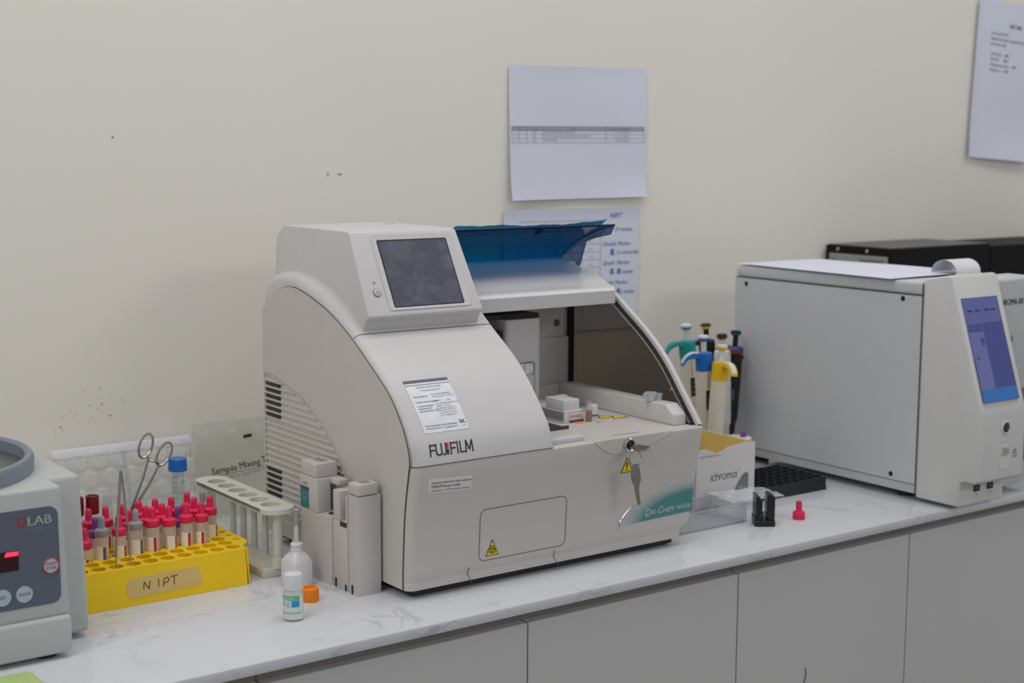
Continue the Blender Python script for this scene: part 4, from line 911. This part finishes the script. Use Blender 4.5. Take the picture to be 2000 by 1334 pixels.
strokes('table_lines', [[(.033+.0175*i, z), (.033+.0175*(i+1), z)] for z in [.1895, .1760]+[.1625-.0135*k for k in range(10)] for i in range(10)]+[[(x, .1895), (x, .03)] for x in (.033, .063, .090, .112, .142, .167, .208)], f2, PALEINK, p2, .0006, .0012)
text('table_print', [(w, x, .1805, .0050) for w, x in (('Test Name', .036), ('Sample', .068), ('Result', .094), ('Normal values', .113), ('Remarks', .145), ('Comments', .174))]+[('%d-%d' % (11+k, 13+k), .180, .166-.0135*k, .0048) for k in range(10)], f2, PALEINK, p2, .0013)
def scribble(word, u, v, s): return (word, u, v, s, 'LEFT', 0, .25)
text('blue_handwriting', [scribble('NIPT', .226, .193, .0125), scribble('10 weeks', .238, .1700, .0105), scribble('Double Marker', .213, .1450, .0100), scribble('11-13 weeks/day', .229, .1300, .0095), scribble('Quadr. Marker', .213, .1120, .0100), scribble('15 - 22 weeks', .228, .0960, .0095), scribble('Triple Marker', .214, .0775, .0100), scribble('15 to 22 weeks', .226, .0610, .0095)], f2, BLUEINK, p2, .0013)
strokes('blue_handwriting', [[(.231, .129), (.237, .139), (.231, .137), (.238, .129), (.231, .133)], [(.231, .096), (.237, .104), (.232, .103), (.238, .096)], [(.246, .096), (.252, .104), (.247, .103), (.253, .097)], [(.246, .061), (.252, .069), (.247, .068), (.253, .062)]], f2, BLUEINK, p2, .0022, .0014)
c3 = lambda a, b: .0010+.010*max(0, 1-b*3)**2*(.4+a)+.002*(1+math.sin(a*4))*.5+.0045*max(0, 1-a*6)**2
p3, f3 = sheet('price_list_paper', 'white sheet with short printed lines at the top right corner', 1.7195, .5150, .2100, .3300, c3, R(3.4))
text('printed_lines', [('UPC BIG', .112, .278, .0120, 'LEFT', .01), ('Viral Load (HCV)', .052, .2600, .0082), ('Hepatitis B surface antigen (HbsAg Elisa)', .052, .2490, .0082), ('Hiv (Viral Load)', .052, .2380, .0082), ('HCV PCR  -  6500', .056, .2170, .0082), ('Hb PCR', .056, .2060, .0082), ('8500', .100, .2060, .0082), ('Thalassemia screen  -  4500', .056, .1950, .0082), ('Hb Electro  -  3500', .056, .1840, .0082)], f3, GREYINK, p3, .0012)

# ================================================================== pipettes on their stand
PS = thing('pipette_stand', 'dark pipette stand mostly hidden behind the torn carton', 'pipette stand', (.800, .452, 0))
MB().prism(rrect(-.085, .075, -.045, .05, .012, 4), 0, .010, 'z', .002, 2).build('base', mat('stand_dark', rgb(44, 44, 48), .45), PS)
for x in (-.05, .05): MB().cyl((x, -.02, .010), (x, -.02, .075), .006, .006, 14).build('column', BLACK, PS)
MB().bx(-.08, .07, -.030, -.012, .072, .082, .002, 2).build('hanging_rail', BLACK, PS)
IVORY = mat('pipette_ivory', rgb(226, 218, 200), .4, var=.015); PWHITE = mat('pipette_white', rgb(222, 222, 222), .4)
PCL = {'teal': mat('collar_teal', rgb(14, 150, 145), .4), 'blue': mat('collar_blue', rgb(10, 104, 190), .4), 'yellow': mat('collar_yellow', rgb(232, 192, 20), .4), 'red': mat('collar_red', rgb(128, 38, 44), .4), 'black': BLACK, 'dblue': mat('collar_dark_blue', rgb(20, 72, 150), .4)}
def pipette(label, top, bot, body, collar, button, hook, window=True, style=0, hookm=None, cap=False):
    """top = plunger button top, bot = point near the lower end; the pipette runs on below bot"""
    t0, b0 = Vector(top), Vector(bot); d = (t0-b0).normalized()
    L = .235; base = t0-d*L
    t = thing('pipette', label, 'pipette', tuple(base), 0, 'pipettes on the stand')
    q = Vector((0, 0, 1)).rotation_difference(d); t.rotation_mode = 'QUATERNION'; t.rotation_quaternion = q @ Matrix.Rotation(R(hook), 4, 'Z').to_quaternion()
    MB().lathe([(0, .0), (.0022, .0), (.0035, .028), (.0055, .058), (.0056, .062), (0, .062)], 14).build('tip_cone', PWHITE if body is not BLACK else BLACK, t)
    MB().lathe([(0, .060), (.0085, .060), (.0088, .062), (.0094, .078), (.0100, .081), (.0116, .0825), (.0124, .10), (.0134, .150), (.0134, .186), (0, .186)], 20).build('handle', body, t)
    MB().lathe([(.0135, .184), (.0137, .1785), (.0140, .200), (.0132, .2065), (.006, .2085), (0, .2085)], 20).build('collar', collar, t)
    # finger hook sweeping out of the collar
    hp = [(.004, 0, .199), (-.010, 0, .2035), (-.022, 0, .2045), (-.032, 0, .1995), (-.038, 0, .191)]
    mb = MB(); rows = []
    hp = catmull(hp, 4)
    for i, (x, y, z) in enumerate(hp):
        w = .0095*(1-.35*i/len(hp)); th = .0042*(1-.55*i/len(hp)); rows.append([(x, -w, z-th), (x, w, z-th), (x, w*.9, z+th), (x, -w*.9, z+th)])
    mb.poly_solid(rows); mb.build('finger_hook', hookm or collar, t, ang=50)
    if cap:
        mb = MB(); mb.poly_solid([[(r_[3][0], r_[3][1]*.7, r_[3][2]-.0005), (r_[2][0], r_[2][1]*.7, r_[2][2]-.0005), (r_[2][0], r_[2][1]*.6, r_[2][2]+.0014), (r_[3][0], r_[3][1]*.6, r_[3][2]+.0014)] for r_ in rows[4:]])
        mb.build('hook_pad', PWHITE, t, ang=50)
    MB().cyl((0, 0, .208), (0, 0, .227), .0046, .0046, 14).build('plunger_rod', PWHITE if body is not BLACK else BLACK, t)
    MB().lathe([(0, .2262), (.0060, .2262), (.0088, .2285), (.0090, .2310), (.0086, .2312), (0, .2312)], 20).build('plunger_button', button, t)
    MB().lathe([(.0088, .2312), (.0086, .2340), (.0070, .2350), (0, .2350)], 20).build('button_cap', PWHITE if style == 0 else BLACK, t)
    if window:
        wf = cylfn(.0134, R(-16)-R(hook)); 
        MB().grid(lambda a, b: tuple(wf(-.0038+.0076*a, .117+.031*b, .0004)), 4, 1).build('volume_window', BLACK, t)
        text('volume_digits', [(c, 0, .1385-.0085*i, .0070, 'CENTER', .01) for i, c in enumerate('100')], wf, PALEINK, t, .0010)
        strokes('side_print', [[(.0, .152), (.0, .176)]], wf, GREYINK if collar is PCL['blue'] else mat('print_rose', rgb(200, 150, 150), .6), t, .0014, .0006)
        strokes('side_print', [[(-.0015, .097), (-.0015, .109)], [(.0015, .097), (.0015, .109)]], wf, mat('print_rose', rgb(200, 150, 150), .6), t, .0009, .0008)
    return t
pipette('ivory pipette with a teal collar, leftmost on the stand', (.7340, .320, .2493), (.7480, .320, .115), IVORY, PCL['teal'], PCL['teal'], -20)
pipette('ivory pipette with a bright blue collar and hook', (.7239, .268, .2371), (.7310, .268, .106), IVORY, PCL['blue'], PCL['blue'], -20, cap=True)
pipette('cream pipette with a yellow collar, frontmost on the stand', (.7388, .240, .2242), (.7275, .240, .089), IVORY, PCL['yellow'], PCL['yellow'], 82, False, cap=True)
pipette('black pipette with a yellow and black button, behind the blue-collared one', (.8276, .372, .2382), (.8400, .372, .125), BLACK, BLACK, PCL['yellow'], -20, False, 1)
pipette('white pipette with a dark red button behind the yellow-collared one', (.8153, .320, .2273), (.8255, .320, .060), PWHITE, PWHITE, PCL['red'], 165, False, 1, PCL['red'])
bb = pipette('black pipette with a dark blue button, rightmost on the stand', (.8660, .338, .2276), (.8560, .338, .054), BLACK, BLACK, PCL['dblue'], -80, False, 1)
MB().lathe([(.0142, .2005), (.0148, .2015), (.0148, .2045), (.0120, .2080), (.009, .2085)], 20).build('collar_ring', PCL['dblue'], bb)
strokes('side_print', [[(0, .118), (0, .150)]], cylfn(.0122, R(-36)+R(80)), PALEINK, bb, .0018, .0008)
strokes('side_print', [[(0, .095), (0, .110)]], cylfn(.0114, R(-36)+R(80)), PCL['blue'], bb, .0030, .0008)
o = thing('white_pot', 'low white plastic pot with a purple-capped vial behind the carton', 'pot', (.748, .210, 0))
MB().lathe([(0, 0), (.018, 0), (.019, .002), (.021, .074), (.022, .0785), (.019, .0800), (0, .0800)], 26).build('body', PWHITE, o)
MB().lathe([(0, .080), (.0048, .080), (.0048, .0865), (.004, .088), (0, .088)], 16, Matrix.Translation((.006, -.006, 0))).build('purple_cap', PURP, o)

# ================================================================== torn carton
CT = thing('reagent_carton', 'white cardboard reagent carton with torn open top and yellow inside', 'carton', (.5650, .110, 0))
CW = mat('carton_white', rgb(222, 219, 217), .6, var=.01); CY = mat('carton_yellow_inside', rgb(238, 214, 138), .7)
cw_, cdp, ch_ = .1195, .115, .0957
top = [(0, .0945), (.0063, .0959), (.018, .0960), (.0316, .0913), (.0406, .0871), (.0514, .0893), (.0628, .0940), (.0828, .0960), (.1030, .0975), (cw_, .0957)]
MB().prism([(0, 0), (cw_, 0)]+top[::-1], 0, .0012, 'y').build('front_panel', CW, CT, smooth=False)
MB().prism([(.0012, 0), (cw_-.0012, 0)]+[(min(max(x, .0012), cw_-.0012), z-.0006) for x, z in top[::-1]], .0012, .0016, 'y').build('front_lining', CY, CT, smooth=False)
MB().bx(cw_-.0012, cw_, .0012, cdp, 0, .0960).build('side_panel', CW, CT); MB().bx(cw_-.0016, cw_-.0012, .0016, cdp, .001, .0958).build('side_lining', CY, CT)
MB().bx(0, .0012, .0012, cdp, 0, .0960).build('side_panel', CW, CT)
MB().bx(0, cw_, cdp, cdp+.0012, 0, .0960).build('back_panel', CW, CT); MB().bx(.0012, cw_-.0012, cdp-.0004, cdp, .001, .0955).build('back_lining', CY, CT)
MB().bx(.0012, cw_-.0012, .0016, cdp-.0004, 0, .0012).build('bottom_panel', CY, CT)
cf = FRONT(0)
text('web_print', [('www.boditech.co.kr', .0065, .0835, .0048)], cf, PALEINK, CT, .0004)
lw = .0011; ch = []
def add(paths, u): ch.extend([[(u+a, .0468+b) for a, b in p] for p in paths])
rr = lambda cx_, cy_, r, a0=0, a1=360: arcpts(r, a0, a1, 14, cx_, cy_)
add([[(0, 0), (0, .0082)], [(0, .0105), (0, .0112)]], .0295)
add([rr(.0038, .0040, .0038, 50, 310)], .0315); add([[(0, 0), (0, .0125)], [(0, .0045), (.0015, .0075), (.0045, .0078), (.006, .0055), (.006, 0)]], .0392)
add([[(0, 0), (0, .0082)], [(0, .005), (.0015, .0076), (.0035, .0081)]], .0475); add([rr(.0040, .0040, .0039)], .0520)
add([[(0, 0), (0, .0078)], [(0, .0055), (.0012, .0076), (.0032, .0076), (.0042, .006), (.0042, 0)], [(.0042, .0055), (.0055, .0076), (.0075, .0076), (.0085, .006), (.0085, 0)]], .0622)
add([[(.0095, .0082), (.0062, .0012), (.0035, 0), (.001, .0012), (0, .004), (.001, .0068), (.0035, .008), (.0062, .0068), (.0095, 0)]], .0730)
CP = mat('carton_print', rgb(112, 110, 112), .6)
strokes('brand_lettering', ch, cf, CP, CT, lw, .0005)
text('trade_mark', [('TM', .0835, .0575, .0036)], cf, CP, CT, .0005)
MB().slab(catmull([(.0775, .0275), (.086, .0395), (.0955, .0495), (.1015, .0518)], 5)+[(.1050, .0508), (.1065, .047), (.1060, .0275)], cf, .0005).build('corner_print', mat('print_olive', rgb(122, 127, 120), .6), CT)
text('corner_words', [('HbA1c', .0840, .0290, .0060)], cf, mat('corner_word_white', rgb(220, 220, 220), .6), CT, .0008)
text('carton_small_print', [('2024-11-20', .0060, .0068, .0042), ('ICHRH17', .0060, .0022, .0038)], cf, PALEINK, CT, .0005)
strokes('carton_small_print', [arcpts(.0024, 60, 300, 10, .0405, .0062), arcpts(.0024, 60, 300, 10, .0462, .0062), [(.0440, .0062), (.0455, .0062)], [(.002, .0025), (.002, .0042)], [(.002, .006), (.002, .0078)]], cf, mat('ce_violet', rgb(96, 84, 150), .6), CT, .0008, .0005)

# ================================================================== clear lid and film in front of the carton
o = thing('clear_box_lid', 'upturned clear plastic box lid between the analyzer and the carton', 'box lid', (.4715, .0400, 0))
VC = clear('very_clear_plastic', (.955, .96, .97, 1), (.85, .87, .9, 1), .10, .08)
MB().bx(0, .128, 0, .0012, 0, .0275, .0004, 1).build('front_wall', VC, o); MB().bx(0, .0012, .0012, .064, 0, .0275).build('end_wall', VC, o); MB().bx(.1268, .128, .0012, .064, 0, .0275).build('end_wall', VC, o)
MB().bx(0, .128, .064, .0652, 0, .0275).build('back_wall', VC, o); MB().bx(0.0012, .1268, .0012, .064, 0, .0010).build('floor_sheet', VC, o)
MB().tube([(0, 0, .0275), (.128, 0, .0275), (.128, .0652, .0275), (0, .0652, .0275)], .0007, 6, closed=True).build('rim', CLR2, o)
o = thing('clear_film', 'crumpled sheet of clear film resting on the box lid in front of the carton', 'film', (.5720, .042, .0285))
def filmf(u, v):
    x = .094*u+.012*v; y = .064*v-.014*u; return (x, y, .0012+.0022*abs(math.sin(u*9+v*7))+.0012*math.sin(v*13)**2)
MB().grid(filmf, 26, 18).build('sheet', clear('film_blueish', (.93, .95, .98, 1), (.80, .84, .90, 1), .30, .10), o, ang=70)
MB().grid(lambda u, v: (.094*u, -.014*u-.0008*math.sin(u*12), .0012-.011*v), 20, 2).build('folded_edge', clear('film_blueish', (.93, .95, .98, 1), (.80, .84, .90, 1), .30, .10), o)

# ================================================================== black rack, black holder and pink cap
o = thing('black_tube_rack', 'flat black plastic rack with a grid of round wells beside the right-hand analyzer', 'tube rack', (.7780, .1665, 0))
BR_ = mat('rack_black', rgb(30, 33, 36), .38, var=.05)
mb = MB(); plate_holes(mb, [(-3.5+k)*.0172 for k in range(8)], [(-2.5+k)*.0172 for k in range(6)], .0172, .0172, .0070, .0175, .0200, 14)
bmesh.ops.remove_doubles(mb.bm, verts=mb.bm.verts, dist=1e-6); mb.build('well_plate', BR_, o, ang=50)
for i in range(8):
    for j in range(6): MB().lathe([(.0070, .0195), (.0080, .0195), (.0080, .0212), (.0070, .0212), (.0070, .0195)], 14, Matrix.Translation(((-3.5+i)*.0172, (-2.5+j)*.0172, 0))).build('well_collar', BR_, o)
MB().prism([(-.0545, 0), (-.0516, .0200), (.0516, .0200), (.0545, 0)], -.0700, -.0688, 'x').build('end_wall', BR_, o); MB().prism([(-.0545, 0), (-.0516, .0200), (.0516, .0200), (.0545, 0)], .0688, .0700, 'x').build('end_wall', BR_, o)
for sg in (-1, 1): MB().bx(-.0688, .0688, sg*.0530-.0012, sg*.0530+.0012, 0, .0198, .0004, 1).build('side_wall', BR_, o)
MB().bx(-.0688, .0688, -.0515, .0515, 0, .0016).build('bottom_plate', BR_, o)
o = thing('black_holder', 'small black slotted plastic holder standing near the worktop edge', 'holder', (.6085, .0155, 0), R(-34))
BH = mat('holder_black', rgb(20, 21, 23), .3)
MB().prism(rrect(-.0145, .0145, -.0145, .0145, .004, 4), 0, .0085, 'z', .0008, 1).build('base', BH, o)
MB().prism([(-.0138, .0080), (-.0045, .0080), (-.0045, .0385), (-.0075, .0385), (-.0095, .0440), (-.0115, .0425), (-.0138, .0465)], -.0115, .0135, 'y', .0006, 1).build('left_cheek', BH, o)
MB().prism([(.0035, .0080), (.0135, .0080), (.0135, .0415), (.0120, .0440), (.0080, .0460), (.0035, .0460)], -.0115, .0135, 'y', .0008, 2).build('right_cheek', BH, o)
MB().bx(-.0150, -.0128, -.010, .012, 0, .013).build('side_foot', BH, o)
MB().cyl((-.0005, -.004, .0085), (-.0005, -.004, .0175), .0022, .0022, 12).lathe([(0, .0175), (.0038, .0175), (.0038, .0195), (0, .0195)], 16, Matrix.Translation((-.0005, -.004, 0))).cyl((-.0005, -.004, .0085), (-.0005, -.004, .0105), .0042, seg=14).build('screw', STEEL, o)
o = thing('pink_cap', 'loose pink tube cap standing on the worktop near the edge', 'cap', (.6735, .0085, 0))
MB().lathe([(0, .0265), (.0032, .0265), (.0042, .0258), (.0043, .0120), (.0046, .0115), (.0082, .0110), (.0088, .0100), (.0090, .0012), (.0084, 0), (0, 0)], 24).build('cap_body', PINK, o)
MB().lathe([(.0043, .0205), (.0049, .0200), (.0049, .0185), (.0043, .0180)], 20).build('ridge', PINK, o)

# ================================================================== immunoassay reader on the right
IC = thing('immunoassay_reader', 'large pale grey immunoassay reader with a tilted white front and blue screen', 'analyzer', (.8965, 0, 0))
IG = mat('reader_grey_metal', rgb(200, 202, 204), .45, .0, var=.012, scale=50, bump=.02); IW = mat('reader_white', rgb(214, 214, 212), .4, var=.012)
MB().prism([(-.021, .012), (-.021, .3150), (.373, .3150), (.373, .012)], 0, .205, 'x', .0015, 2).build('cabinet', IG, IC)
MB().bx(-.0006, .001, -.0205, .372, .026, .3140).build('side_cover', mat('reader_side_grey', rgb(202, 204, 207), .45, .0, var=.012, scale=50), IC)
MB().tube([(-.0004, -.0205, .0262), (-.0004, .372, .0262)], .0006, 6).build('cover_gap', SEAM, IC); MB().tube([(-.0004, -.0208, .0125), (-.0004, -.0208, .3350)], .0008, 6).build('cover_gap', SEAM, IC); MB().tube([(-.0004, -.0205, .3152), (-.0004, .372, .3152)], .0006, 6).build('cover_gap', SEAM, IC)
MB().prism([(-.0205, .3156), (-.0205, .3350), (.366, .3350), (.373, .328), (.373, .3156)], .0002, .205, 'x', .004, 3).build('top_cover', IG, IC)
for y, z in ((.3467, .3045), (.0158, .3082), (.0258, .0351)): MB().lathe([(0, .0012), (.0025, .0010), (.0042, 0)], 14, Matrix.Translation((-.0006, y, z)) @ Matrix.Rotation(R(-90), 4, 'Y')).build('side_screw', BLACK, IC)
NP = [(-.0212, .0005+.006), (-.099, .0065), (-.101, .0090), (-.101, .0430), (-.108, .0460), (-.128, .0462), (-.1340, .0510), (-.1340, .1480), (-.1320, .1560), (-.0735, .3440), (-.0690, .3485), (-.0640, .3490), (-.0212, .3400)]
NW = .1075
mb = MB(); _, fs = mb.poly_solid([[(x, y, z) for y, z in NP] for x in (.0002, NW)])
mb.bevel(fs, .0035, 3, ang=60); mb.build('front_nose', IW, IC, ang=30)
MB().prism([(-.0212, .012), (-.068, .012), (-.070, .016), (-.070, .335), (-.066, .3395), (-.0212, .3398)], NW-.002, .205, 'x', .002, 2).build('front_panel', IG, IC)
i0 = Vector((0, -.1337, .1518)); i1 = Vector((0, -.0712, .3475)); idr = (i1-i0).normalized(); ib = frame(i0+Vector((1, 0, 0)).cross(idr)*.0012, (1, 0, 0), idr)
v0 = .0150; v1 = .1715; u0, u1 = .0090, .0930
MB().slab([(u0, v0), (u1, v0), (u1-.0010, v1), (u0-.001, v1)], ib, .0010).build('screen_border', BLACK, IC)
BLU = mat('screen_blue', rgb(100, 106, 160), .35, emit=rgb(70, 84, 170), estr=.12); BLU2 = mat('screen_deep_blue', rgb(74, 82, 140), .35, emit=rgb(52, 66, 160), estr=.10); BLU3 = mat('screen_sky_blue', rgb(56, 112, 176), .35, emit=rgb(30, 110, 200), estr=.16); BLU4 = mat('screen_violet', rgb(114, 116, 168), .35, emit=rgb(90, 98, 180), estr=.10)
SCR = MB().slab([(u0, v0+.0004), (u1-.0020, v0+.0004), (u1-.0030, v1-.0006), (u0-.001, v1-.0006)], ib, .0014).build('display', BLU, IC)
MB().slab([(u0, v0+.0004), (u1-.0020, v0+.0004), (u1-.0022, v0+.0195), (u0, v0+.0195)], ib, .0017).build('screen_toolbar', BLU3, SCR)
MB().slab([(u0+.034, v0+.0195), (u1-.0022, v0+.0195), (u1-.0028, v0+.1180), (u0+.034, v0+.1180)], ib, .0016).build('screen_table', BLU2, SCR)
MB().slab([(u0, v0+.0195), (u0+.032, v0+.0195), (u0+.032, v0+.1050), (u0, v0+.1050)], ib, .0016).build('screen_sidebar', BLU4, SCR)
MB().slab([(u0, v0+.1055), (u0+.032, v0+.1055), (u0+.032, v0+.1170), (u0, v0+.1170)], ib, .0016).build('screen_title', BLU2, SCR)
MB().slab(rrect(u0+.022, u0+.0305, v0+.0840, v0+.0960, .002, 3), ib, .0018).build('screen_icon', BLU2, SCR)
strokes('screen_words', [[(u0+a, v0+.137), (u0+a+.010, v0+.137)] for a in (.006, .024, .046, .062)]+[[(u0+.006, v0+.066), (u0+.010, v0+.066)]], ib, mat('screen_ink', rgb(40, 48, 110), .4), SCR, .0022, .0019)
nf = FRONT(-.1340)
camM = Matrix.Translation((.0600, -.1340, .1262)) @ Matrix.Rotation(R(90), 4, 'X')
MB().lathe([(.0112, -.001), (.0112, .0010), (.0090, .0018), (.0076, .0010), (.0076, -.001)], 26, camM).build('button_ring', IW, IC)
MB().lathe([(0, .0016), (.0060, .0012), (.0076, .0002)], 24, camM).build('front_button', mat('button_dark', rgb(44, 46, 60), .25), IC)
MB().slab(rrect(.0490, .0720, .0640, .1005, .004, 4), nf, .0006).build('slot_surround', mat('slot_white', rgb(226, 226, 226), .4), IC)
MB().slab(rrect(.0530, .0690, .0865, .0960, .001, 3), nf, .0010).build('slot_shade', mat('slot_beige', rgb(176, 172, 164), .5), IC)
MB().bx(.0515, .0640, -.1365, -.1340, .0850, .0872).build('slot_lip', mat('slot_beige', rgb(176, 172, 164), .5), IC)
strokes('slot_symbol', [rrect(.0800, .0875, .0800, .0890, .0015, 3)+[(.0875, .0815)], [(.0800, .0855), (.0875, .0855)], [(.0818, .0892), (.0818, .0912), (.0855, .0912), (.0855, .0892)]], nf, GREYINK, IC, .0008, .0006)
uf = FRONT(-.1010)
for x in (.0415, .0735):
    MB().slab(rrect(x-.0075, x+.0075, .0262, .0362, .001, 3), uf, .0008).build('usb_port', BLACK, IC)
    MB().slab([(x-.0045, .0308), (x+.0045, .0308), (x+.0045, .0326), (x-.0045, .0326)], uf, .0012).build('usb_tongue', mat('usb_grey', rgb(110, 110, 112), .4), IC)
text('port_print', [('USB', .0415, .0205, .0036, 'CENTER'), ('LAN', .0735, .0205, .0036, 'CENTER')], uf, PALEINK, IC, .0005)
text('product_lettering', [('ICHROMA-', .1140, .2975, .0132, 'LEFT', .008, .1, 1, .0520), ('III', .1680, .2975, .0132, 'LEFT', .01, 0, 1, .0100)], FRONT(-.070), mat('reader_lettering', rgb(72, 74, 80), .5), IC, .0005)
MB().lathe([(0, .003), (.005, .0028), (.006, 0)], 16, Matrix.Translation((.150, -.070, .245)) @ Matrix.Rotation(R(90), 4, 'X')).build('panel_stud', mat('stud_grey', rgb(150, 150, 150), .4), IC)
for x in (.03, .18):
    for y in (.02, .33): MB().cyl((x, y, 0), (x, y, .0125), .013, seg=16).build('foot', BLACK, IC)
MB().bx(NW+.002, .20, -.073, -.0700, .05, .165).build('door_recess', mat('recess_grey', rgb(120, 122, 124), .5), IC)
# sheets of paper and a receipt on top
o = thing('loose_paper', 'blank white sheet lying on top of the immunoassay reader', 'paper', (.8850, .022, .3368), R(-2))
MB().grid(lambda u, v: (.197*u, .010+.340*v, .0004+.0012*(1+math.sin(v*5))*u+.0016*u*(1-u)), 24, 30).build('sheet', PAPER, o, ang=80)
o = thing('receipt_curl', 'curled strip of receipt paper rising from the top of the reader', 'receipt', (1.0150, .012, .3385))
RC = mat('receipt_paper', rgb(226, 224, 228), .7)
mb = MB()
def rec(u, v):
    a = R(-10+200*v); return (.060*u, .022-.024*math.cos(a)*1.0, .003+.019*max(-.1, math.sin(a)))
mb.grid(rec, 2, 22); mb.build('strip', RC, o, ang=80)
strokes('receipt_print', [[(.012, .02), (.03, .02)], [(.012, .024), (.022, .024)]], lambda u, v, h=0: Vector((u, v, .0222+h)), PALEINK, o, .0008, .0004)
MB().bx(.0, .060, -.0045, .0005, -.0032, .0015).build('printer_slot', IW, o)

# ================================================================== black cases behind the reader
o = thing('computer_case', 'black computer case with a silver rear plate, standing behind the reader', 'computer', (1.2965, .3700, 0))
BK = mat('case_black', rgb(12, 12, 14), .55, spec=.2); BKT = mat('case_top_metal', rgb(92, 90, 84), .4, .3)
MB().bx(0, .300, 0, .1600, 0, .3460, .0015, 1).build('shell', BK, o)
MB().bx(.004, .296, .003, .157, .3460, .3475, .0006, 1).build('top_plate', BKT, o)
lf = frame((0, 0, 0), (0, -1, 0), (0, 0, 1))
MB().slab([(-.1500, .20), (-.0070, .20), (-.0070, .3310), (-.1500, .3310)], lf, .0008).build('rear_plate', mat('rear_plate_silver', rgb(160, 164, 160), .35, .6), o)
MB().slab([(-.0750, .20), (-.0150, .20), (-.0150, .3235), (-.0750, .3235)], lf, .0012).build('port_panel', mat('port_panel_grey', rgb(120, 126, 128), .4, .4), o)
for y in (.058, .130): MB().lathe([(0, .0015), (.003, .0012), (.004, 0)], 12, Matrix.Translation((0, y, .3385)) @ Matrix.Rotation(R(-90), 4, 'Y')).build('case_screw', STEEL, o)
MB().slab(arcpts(.003, 0, 330, 10, -.140, .318), lf, .0014).build('audio_jack', mat('jack_green', rgb(60, 140, 70), .5), o)
o = thing('black_cabinet_box', 'plain black box beside the computer case at the right edge', 'box', (1.5990, .3700, 0))
MB().bx(0, .36, 0, .160, 0, .3400, .002, 2).build('shell', BK, o); MB().bx(.004, .356, .004, .156, .3400, .3412).build('lid', BK, o)
